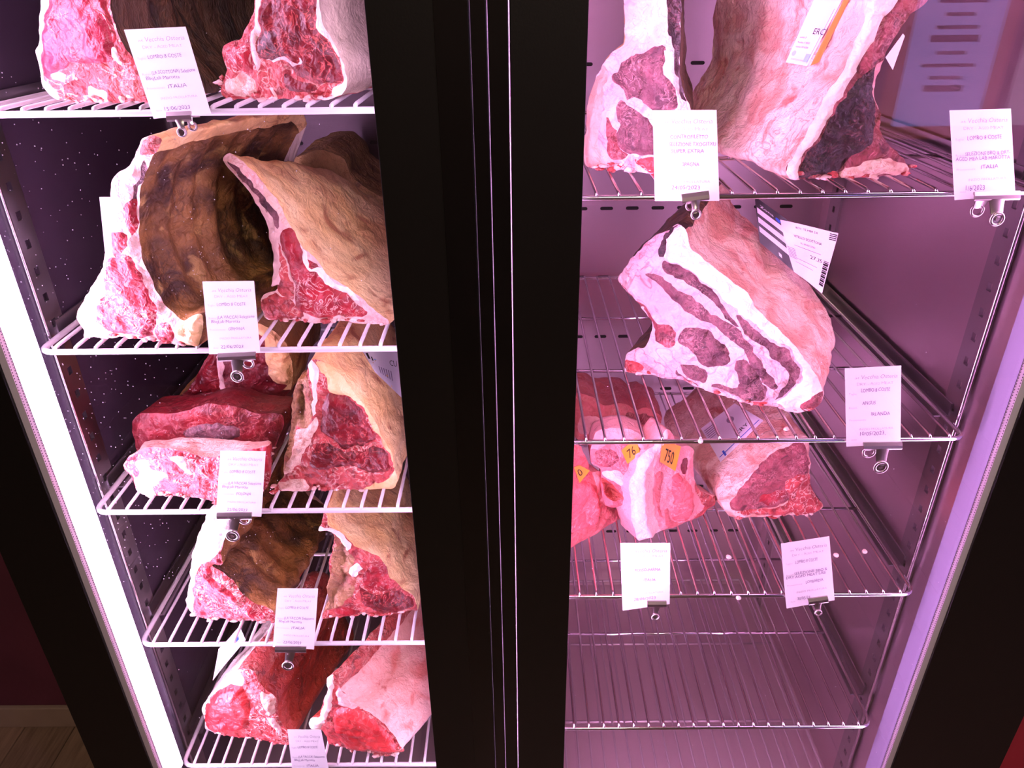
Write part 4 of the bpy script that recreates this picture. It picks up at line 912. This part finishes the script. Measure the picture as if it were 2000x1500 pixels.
# ------------------------------------------------------------------ bulldog clips
def clip(label, j0, j1, loop, jh=.0085):
    YC = -.0080
    a = un(*j0, Y=YC); b = un(*j1, Y=YC); l = un(*loop, Y=YC-.006)
    ex = (b-a); W = np.linalg.norm(ex); ex /= W; mid = (a+b)/2
    ez = np.array([-ex[2], 0, ex[0]])
    root = thing('bulldog_clip', label, 'clip', tuple(mid), 'steel clips holding the cards')
    loc = lambda x, y, z: mid+ex*x+np.array([0, y, 0])+ez*z
    prof = [(-.0005, .0045), (-.003, .0050), (-.0062, .0010), (-.0074, -.003), (-.0066, -.0052), (-.0050, -.004), (-.0028, .001), (-.0005, .002)]
    for s in (1, -1):
        yo = 0.0 if s == 1 else .0135
        mb = MB(); mb.prism([loc(-W/2, yo+s*y, z) for y, z in prof], ex*W); mb.build('jaw', 'clip_steel', root)
    MB().tube([loc(-W*.3, .0065, -.0055), loc(W*.3, .0065, -.0055)], .0022, 8).build('spring', 'clip_steel', root, True)
    down = (l-mid); L = max(.016, abs(down@ez)); R = L*.36
    for s, yb in ((1, -.0065), (-1, .020)):
        hd = MB(); xo = down@ex if s == 1 else 0
        n = 7; rows = []
        for i in range(n):
            t = i/(n-1); w = W*(.20-.07*math.sin(t*math.pi*.8)) if W < .04 else W*(.17-.05*t)
            y = yb+(-s)*.006*t**1.5; z = -.003-(L-.003)*t*.9
            rows.append([loc(xo*t-w, y, z), loc(xo*t-w*.5, y-s*.0012, z), loc(xo*t+w*.5, y-s*.0012, z), loc(xo*t+w, y, z)])
        hd.grid(rows); n0 = len(hd.v); fr = list(hd.f); hd.v += [(x, y+s*.0010, z) for x, y, z in hd.v]; hd.f += [[q+n0 for q in f][::-1] for f in fr]
        h = hd.build('handle', 'clip_steel', root, True)
        cy = yb-s*.0065; c = loc(xo, cy, -L)
        rg = MB(); N = 28; m = 8
        for i in range(N):
            a_ = 2*math.pi*i/N
            for k in range(m):
                b_ = 2*math.pi*k/m; rr = R*.78+R*.22*math.cos(b_)
                rg.v.append(tuple(c+ex*rr*math.cos(a_)+ez*rr*math.sin(a_)+np.array([0, .0022*math.sin(b_), 0])))
        for i in range(N):
            for k in range(m): rg.f.append([i*m+k, i*m+(k+1) % m, ((i+1) % N)*m+(k+1) % m, ((i+1) % N)*m+k])
        rg.build('ring', 'clip_steel', h, True)
        if s == 1:
            MB().prism([c+ex*R*.6*math.cos(t)+ez*R*.6*math.sin(t)+np.array([0, -.0002, 0]) for t in np.linspace(0, 2*math.pi, 17)[:-1]], (0, .0012, 0)).build('eyelet_disc', 'steel_rail', h)
            MB().prism([c+ex*R*.26*math.cos(t)+ez*R*.26*math.sin(t)+np.array([0, -.0014, 0]) for t in np.linspace(0, 2*math.pi, 13)[:-1]], (0, .0012, 0)).build('eyelet', 'clip_steel', h)
    return root
def cl(label, K, pts): p = K(pts); clip(label, *p)
cl('steel clip under the ITALIA card of the top left shelf', K1, [(822, 568), (940, 562), (900, 640)])
cl('steel clip under the GERMANIA card', K3, [(818, 222), (1033, 212), (932, 325)])
cl('steel clip under the overexposed card on the left third shelf', K4, [(565, 72), (760, 70), (655, 175)])
cl('steel clip under the blank-looking card on the left fourth shelf', K4, [(890, 820), (1065, 822), (965, 905)])
cl('steel clip under the bottom left card at the picture edge', K4, [(1010, 1585), (1180, 1585), (1095, 1680)])
cl('steel clip under the SPAGNA card', K5, [(478, 878), (598, 862), (538, 945)])
cl('broad steel clip under the card at the far right of the top right shelf', K5, [(1770, 868), (1972, 862), (1865, 965)])
cl('steel clip under the ANGUS card', K6, [(1282, 1132), (1452, 1130), (1355, 1220)])
cl('steel clip under the curled card of the pork shelf', K7, [(363, 1014), (446, 1014), (397, 1064)])
cl('small steel clip under the tilted card of the pork shelf', K7, [(1060, 1004), (1145, 992), (1100, 1045)])
# ------------------------------------------------------------------ stickers and tags lying on the meat
def sticker(name, label, body, quad, mat, texts=(), shapes=(), cat='sticker', lift=.0012, n=12, back=0.0, plane=None):
    """quad: four picture corners (top-left, top-right, bottom-right, bottom-left of the print); the sheet follows the meat below it"""
    tree = BV[body.name]; q = [np.array(p, float) for p in quad]
    def hit(u, v):
        p = (q[0]*(1-u)+q[1]*u)*(1-v)+(q[3]*(1-u)+q[2]*u)*v
        d = ray(*p); d = d/np.linalg.norm(d)
        if plane is None:
            r = tree.ray_cast(Vector(CAM), Vector(d))
            if r[0] is not None: return np.array(r[0]), d
            r2 = tree.find_nearest(Vector(CAM+d*1.15)); t = (np.array(r2[0])-CAM)@d
            return CAM+t*d, d
        t = ((np.array(plane[0])-CAM)@np.array(plane[1]))/(d@np.array(plane[1])); return CAM+t*d, d
    G = np.array([[hit(i/n, j/n)[0] for i in range(n+1)] for j in range(n+1)])
    if plane is None:      # smooth sheet: relax distances along the view so paper does not follow every lump
        dist = np.linalg.norm(G-CAM, axis=2); D = (G-CAM)/dist[..., None]
        for _ in range(12):
            s = np.pad(dist, 1, mode='edge'); dist = np.minimum(dist, (s[:-2, 1:-1]+s[2:, 1:-1]+s[1:-1, :-2]+s[1:-1, 2:])/4) 
        G = CAM+D*(dist-lift)[..., None]
    else:
        u_, v_ = np.meshgrid(np.linspace(0, 1, n+1), np.linspace(0, 1, n+1))
        nn = np.array(plane[1], float); nn /= np.linalg.norm(nn)
        G = G+nn[None, None]*(back*np.sin(u_*5.0+v_*3)*.5)[..., None]
    root = thing(name, label, cat, tuple(G[n//2, n//2]), 'stickers and tags on the meat')
    mb = MB(); mb.grid(G); mb.build('sheet', mat, root, True)
    def fn(u, v, k=.0007):
        u = min(max(u, 0), 1)*n; v = min(max(v, 0), 1)*n; i, j = min(int(u), n-1), min(int(v), n-1); a, b = u-i, v-j
        p = (G[j, i]*(1-a)+G[j, i+1]*a)*(1-b)+(G[j+1, i]*(1-a)+G[j+1, i+1]*a)*b
        d = p-CAM; return p-d/np.linalg.norm(d)*k
    by = {}
    for (t, u0, u1, v, h, m_) in texts:
        write(by.setdefault(('lettering', m_), MB()), fn, t, u0, u1, v, h, thin=0.0)
    for (u0, u1, v0, v1, m_) in shapes:
        g = by.setdefault(('print', m_), MB())
        if u0 > u1:     # a dot
            u0, u1 = u1, u0
            pts = [fn((u0+u1)/2+(u1-u0)/2*math.cos(t), (v0+v1)/2+(v1-v0)/2*math.sin(t), .0006) for t in np.linspace(0, 2*math.pi, 15)[:-1]]
            b = len(g.v); g.v += [tuple(p) for p in pts]; g.f.append(list(range(b, b+14)))
        else:
            k = max(2, int((u1-u0)*n)+1); k2 = max(2, int((v1-v0)*n)+1)
            g.grid([[fn(u, v, .0006) for u in np.linspace(u0, u1, k)] for v in np.linspace(v0, v1, k2)])
    for (nm, m_), g in by.items(): g.build(nm, m_, root)
    return root
BL, BU, PA = 'ink_black', 'ink_blue', 'ink_pale'
ERC = crop(1470, 0, 5.263)
sticker('meat_sticker', 'white sticker with black letters ERC on the lumpy fat loin', OL, ERC([(700, -160), (1000, -160), (560, 680), (340, 640)]), 'label_white',
        [('ERC', .55, .98, .62, .075, BL), ('Lotto: 3', .12, .38, .68, .022, BL), ('Macellato: IT 305/23', .12, .62, .745, .022, BL), ('Sezionato: DEF 56/2064', .12, .65, .80, .022, BL), ('2,5 KG F1, D3, H, 36/20', .15, .70, .955, .018, BL)],
        [(.26, .08, .84, .91, PA), (.70, .90, .86, .96, PA), (.90, .915, .30, .97, BU), (.98, .94, .0, .0, BU)])
sticker('meat_sticker', 'orange strip along the edge of the white sticker', OL, ERC([(1015, -160), (1070, -160), (680, 640), (590, 680)]), 'label_orange')
w1 = un(1745, 105, Y=.12)
sticker('paper_tag', 'small white paper tag beside the black-faced loin', OL, ERC([(1545, 345), (1565, 370), (1440, 720), (1365, 590)]), 'label_white', plane=(un(1745, 105, Y=.10), (.3, -1, .1)), n=4, cat='tag')
PQ = crop(1460, 380, 6.82)
pn = np.array([-.55, -.75, .35])
p0 = un(1520, 470, Y=.215)
st = sticker('product_label', 'black label with white stripes standing on the big tilted loin', PL, PQ([(95, 20), (520, 330), (690, 1085), (165, 640)]), 'label_black',
        [('Zona', .15, .55, .16, .05, 'label_white')], [(.04, 1.0, .22, .34, 'label_white'), (.04, 1.0, .42, .54, 'label_white'), (.04, 1.0, .62, .74, 'label_white'), (.5, .58, .86, .93, 'label_white'), (.75, .6, .12, .2, BU)], plane=(p0, pn), n=8, back=.004, cat='label')
st2 = sticker('price_label', 'white curled price label reading 27,35 on the big tilted loin', PL, PQ([(435, 335), (1200, 510), (1005, 1320), (620, 1030)]), 'label_white',
        [('BOV. TE MBR S.R', .28, .66, .10, .035, BL), ('VITELLO SCOTTONA', .22, .74, .27, .045, BL), ('EL. SENZA OSSO', .34, .62, .36, .028, BL), ('27,35', .52, .80, .56, .06, BL)],
        [(.02+.04*0, .2, .50+.03*k, .512+.03*k, 'ink_print') for k in range(7)]+[(.86, .99, .03+.03*k, .045+.03*k, 'ink_black') for k in range(4)]+[(.84, .97, .50+.022*k, .51+.022*k+.006*(k % 3), 'ink_black') for k in range(19)]+[(.2, .75, .42, .428, 'ink_print'), (.2, .7, .66, .668, 'ink_print'), (.15, .6, .74, .748, 'ink_print')],
        plane=(p0+np.array([.004, -.014, .004]), pn), n=10, back=.012, cat='label')
CQ = crop(1280, 760, 8.333)
sticker('meat_sticker', 'white sticker with blue curve and letters CRY on the smaller loin', TL, CQ([(740, 640), (1290, 230), (1760, 510), (1060, 1190)]), 'label_white',
        [('CRY', .50, .80, .78, .10, BL)], [(.04+.05*0, .30, .10+.05*k, .118+.05*k, 'ink_print') for k in range(6)]+[(.0+.03, .97, .88, .90, BU), (.12, .10+.06, .82, .97, BU), (.72, .55, .22, .40, 'ink_print')], n=14)
TG = 'label_gold'
sticker('paper_tag', 'gold tag reading 750 on the pork chop with the white fat tail', PK3, S6([(835, 490), (1000, 555), (950, 775), (812, 690)]), TG, [('750', .25, .75, .85, .55, BL)], n=6, cat='tag')
sticker('paper_tag', 'gold tag with handwritten 76 behind the white-tailed pork chop', PK2, S6([(470, 590), (600, 480), (640, 620), (525, 710)]), TG, [('76', .25, .75, .8, .55, BL)], n=6, cat='tag')
sticker('paper_tag', 'gold tag at the edge of the black frame on the pork', PK1, S6([(50, 740), (100, 720), (190, 770), (100, 880)]), TG, [('0', .2, .6, .75, .5, BL)], n=5, cat='tag')
IQ = crop(680, 680, 10.714)
IL = bpy.data.objects.get([o.name for o in COL.objects if o.get('label', '').startswith('prime rib')][0])
sticker('meat_sticker', 'pale printed sticker on the prime rib loin at the black frame', IL, IQ([(300, 60), (1010, -60), (1120, 1040), (560, 500)]), 'label_white',
        [('CU', .72, .95, .42, .12, BL)], [(.30+.08*k, .335+.08*k, .55, .78, 'ink_print') for k in range(6)]+[(.05, .12, .10, .35, BL), (.16, .20, .25, .40, BL), (.22, .30, .32, .36, PA)], n=10)
LLo = bpy.data.objects.get([o.name for o in COL.objects if o.get('label', '').startswith('fresh red loin with round')][0])
sticker('paper_tag', 'white paper tag with blue print on the left flank of the fresh red loin', LLo, S5([(160, 380), (340, 190), (390, 300), (110, 650)]), 'label_white', [], [(.75, .85, .4, .6, BU), (.1, .2, .8, .95, PA)], plane=(un(470, 1270, Y=.10), (.5, -1, .4)), n=5, cat='tag', back=.004)
CL_ = bpy.data.objects.get([o.name for o in COL.objects if o.get('label', '').startswith('tall bone-in')][0])
sticker('paper_tag', 'cream paper tag sticking out left of the tall bone-in loin', CL_, K2([(485, 412), (545, 412), (545, 690), (512, 680)]), 'label_white', plane=(un(205, 440, Y=.14), (0, -1, 0)), n=3, cat='tag')
# ------------------------------------------------------------------ crumbs of fat dropped on the wires
def crumb(label, px, py, z, r):
    p = un(px, py, Z=z+.008); mb = MB()
    me = bmesh.new(); bmesh.ops.create_icosphere(me, subdivisions=2, radius=r)
    for v in me.verts: v.co *= 1+.35*noise.noise(v.co*180+Vector((px, py, 0))); v.co.z *= .7
    mb.v = [tuple(np.array(v.co)+p) for v in me.verts]; mb.f = [[v.index for v in f.verts] for f in me.faces]; me.free()
    tag(mb.build('fat_crumb', 'fat_white', None, True, tuple(p)), label, 'crumb', 'crumbs of fat on the wires')
crumb('white fat crumb just right of the tilted card on the pork shelf', 1633, 1084, ZR[2], .0042)
crumb('white fat crumb near the right end of the pork shelf', 1689, 1077, ZR[2], .0046)
crumb('small white fat crumb in the middle of the pork shelf', 1423, 1088, ZR[2], .0048)
crumb('pinkish fat crumb at the front bar under the tilted loin', 1368, 862, ZR[1], .004)
crumb('white fat crumb on the wires under the sticker loin shelf', 1536, 838, ZR[1], .0042)
crumb('fat crumb on the front bar of the pork shelf', 1443, 1168, ZR[2], .004)
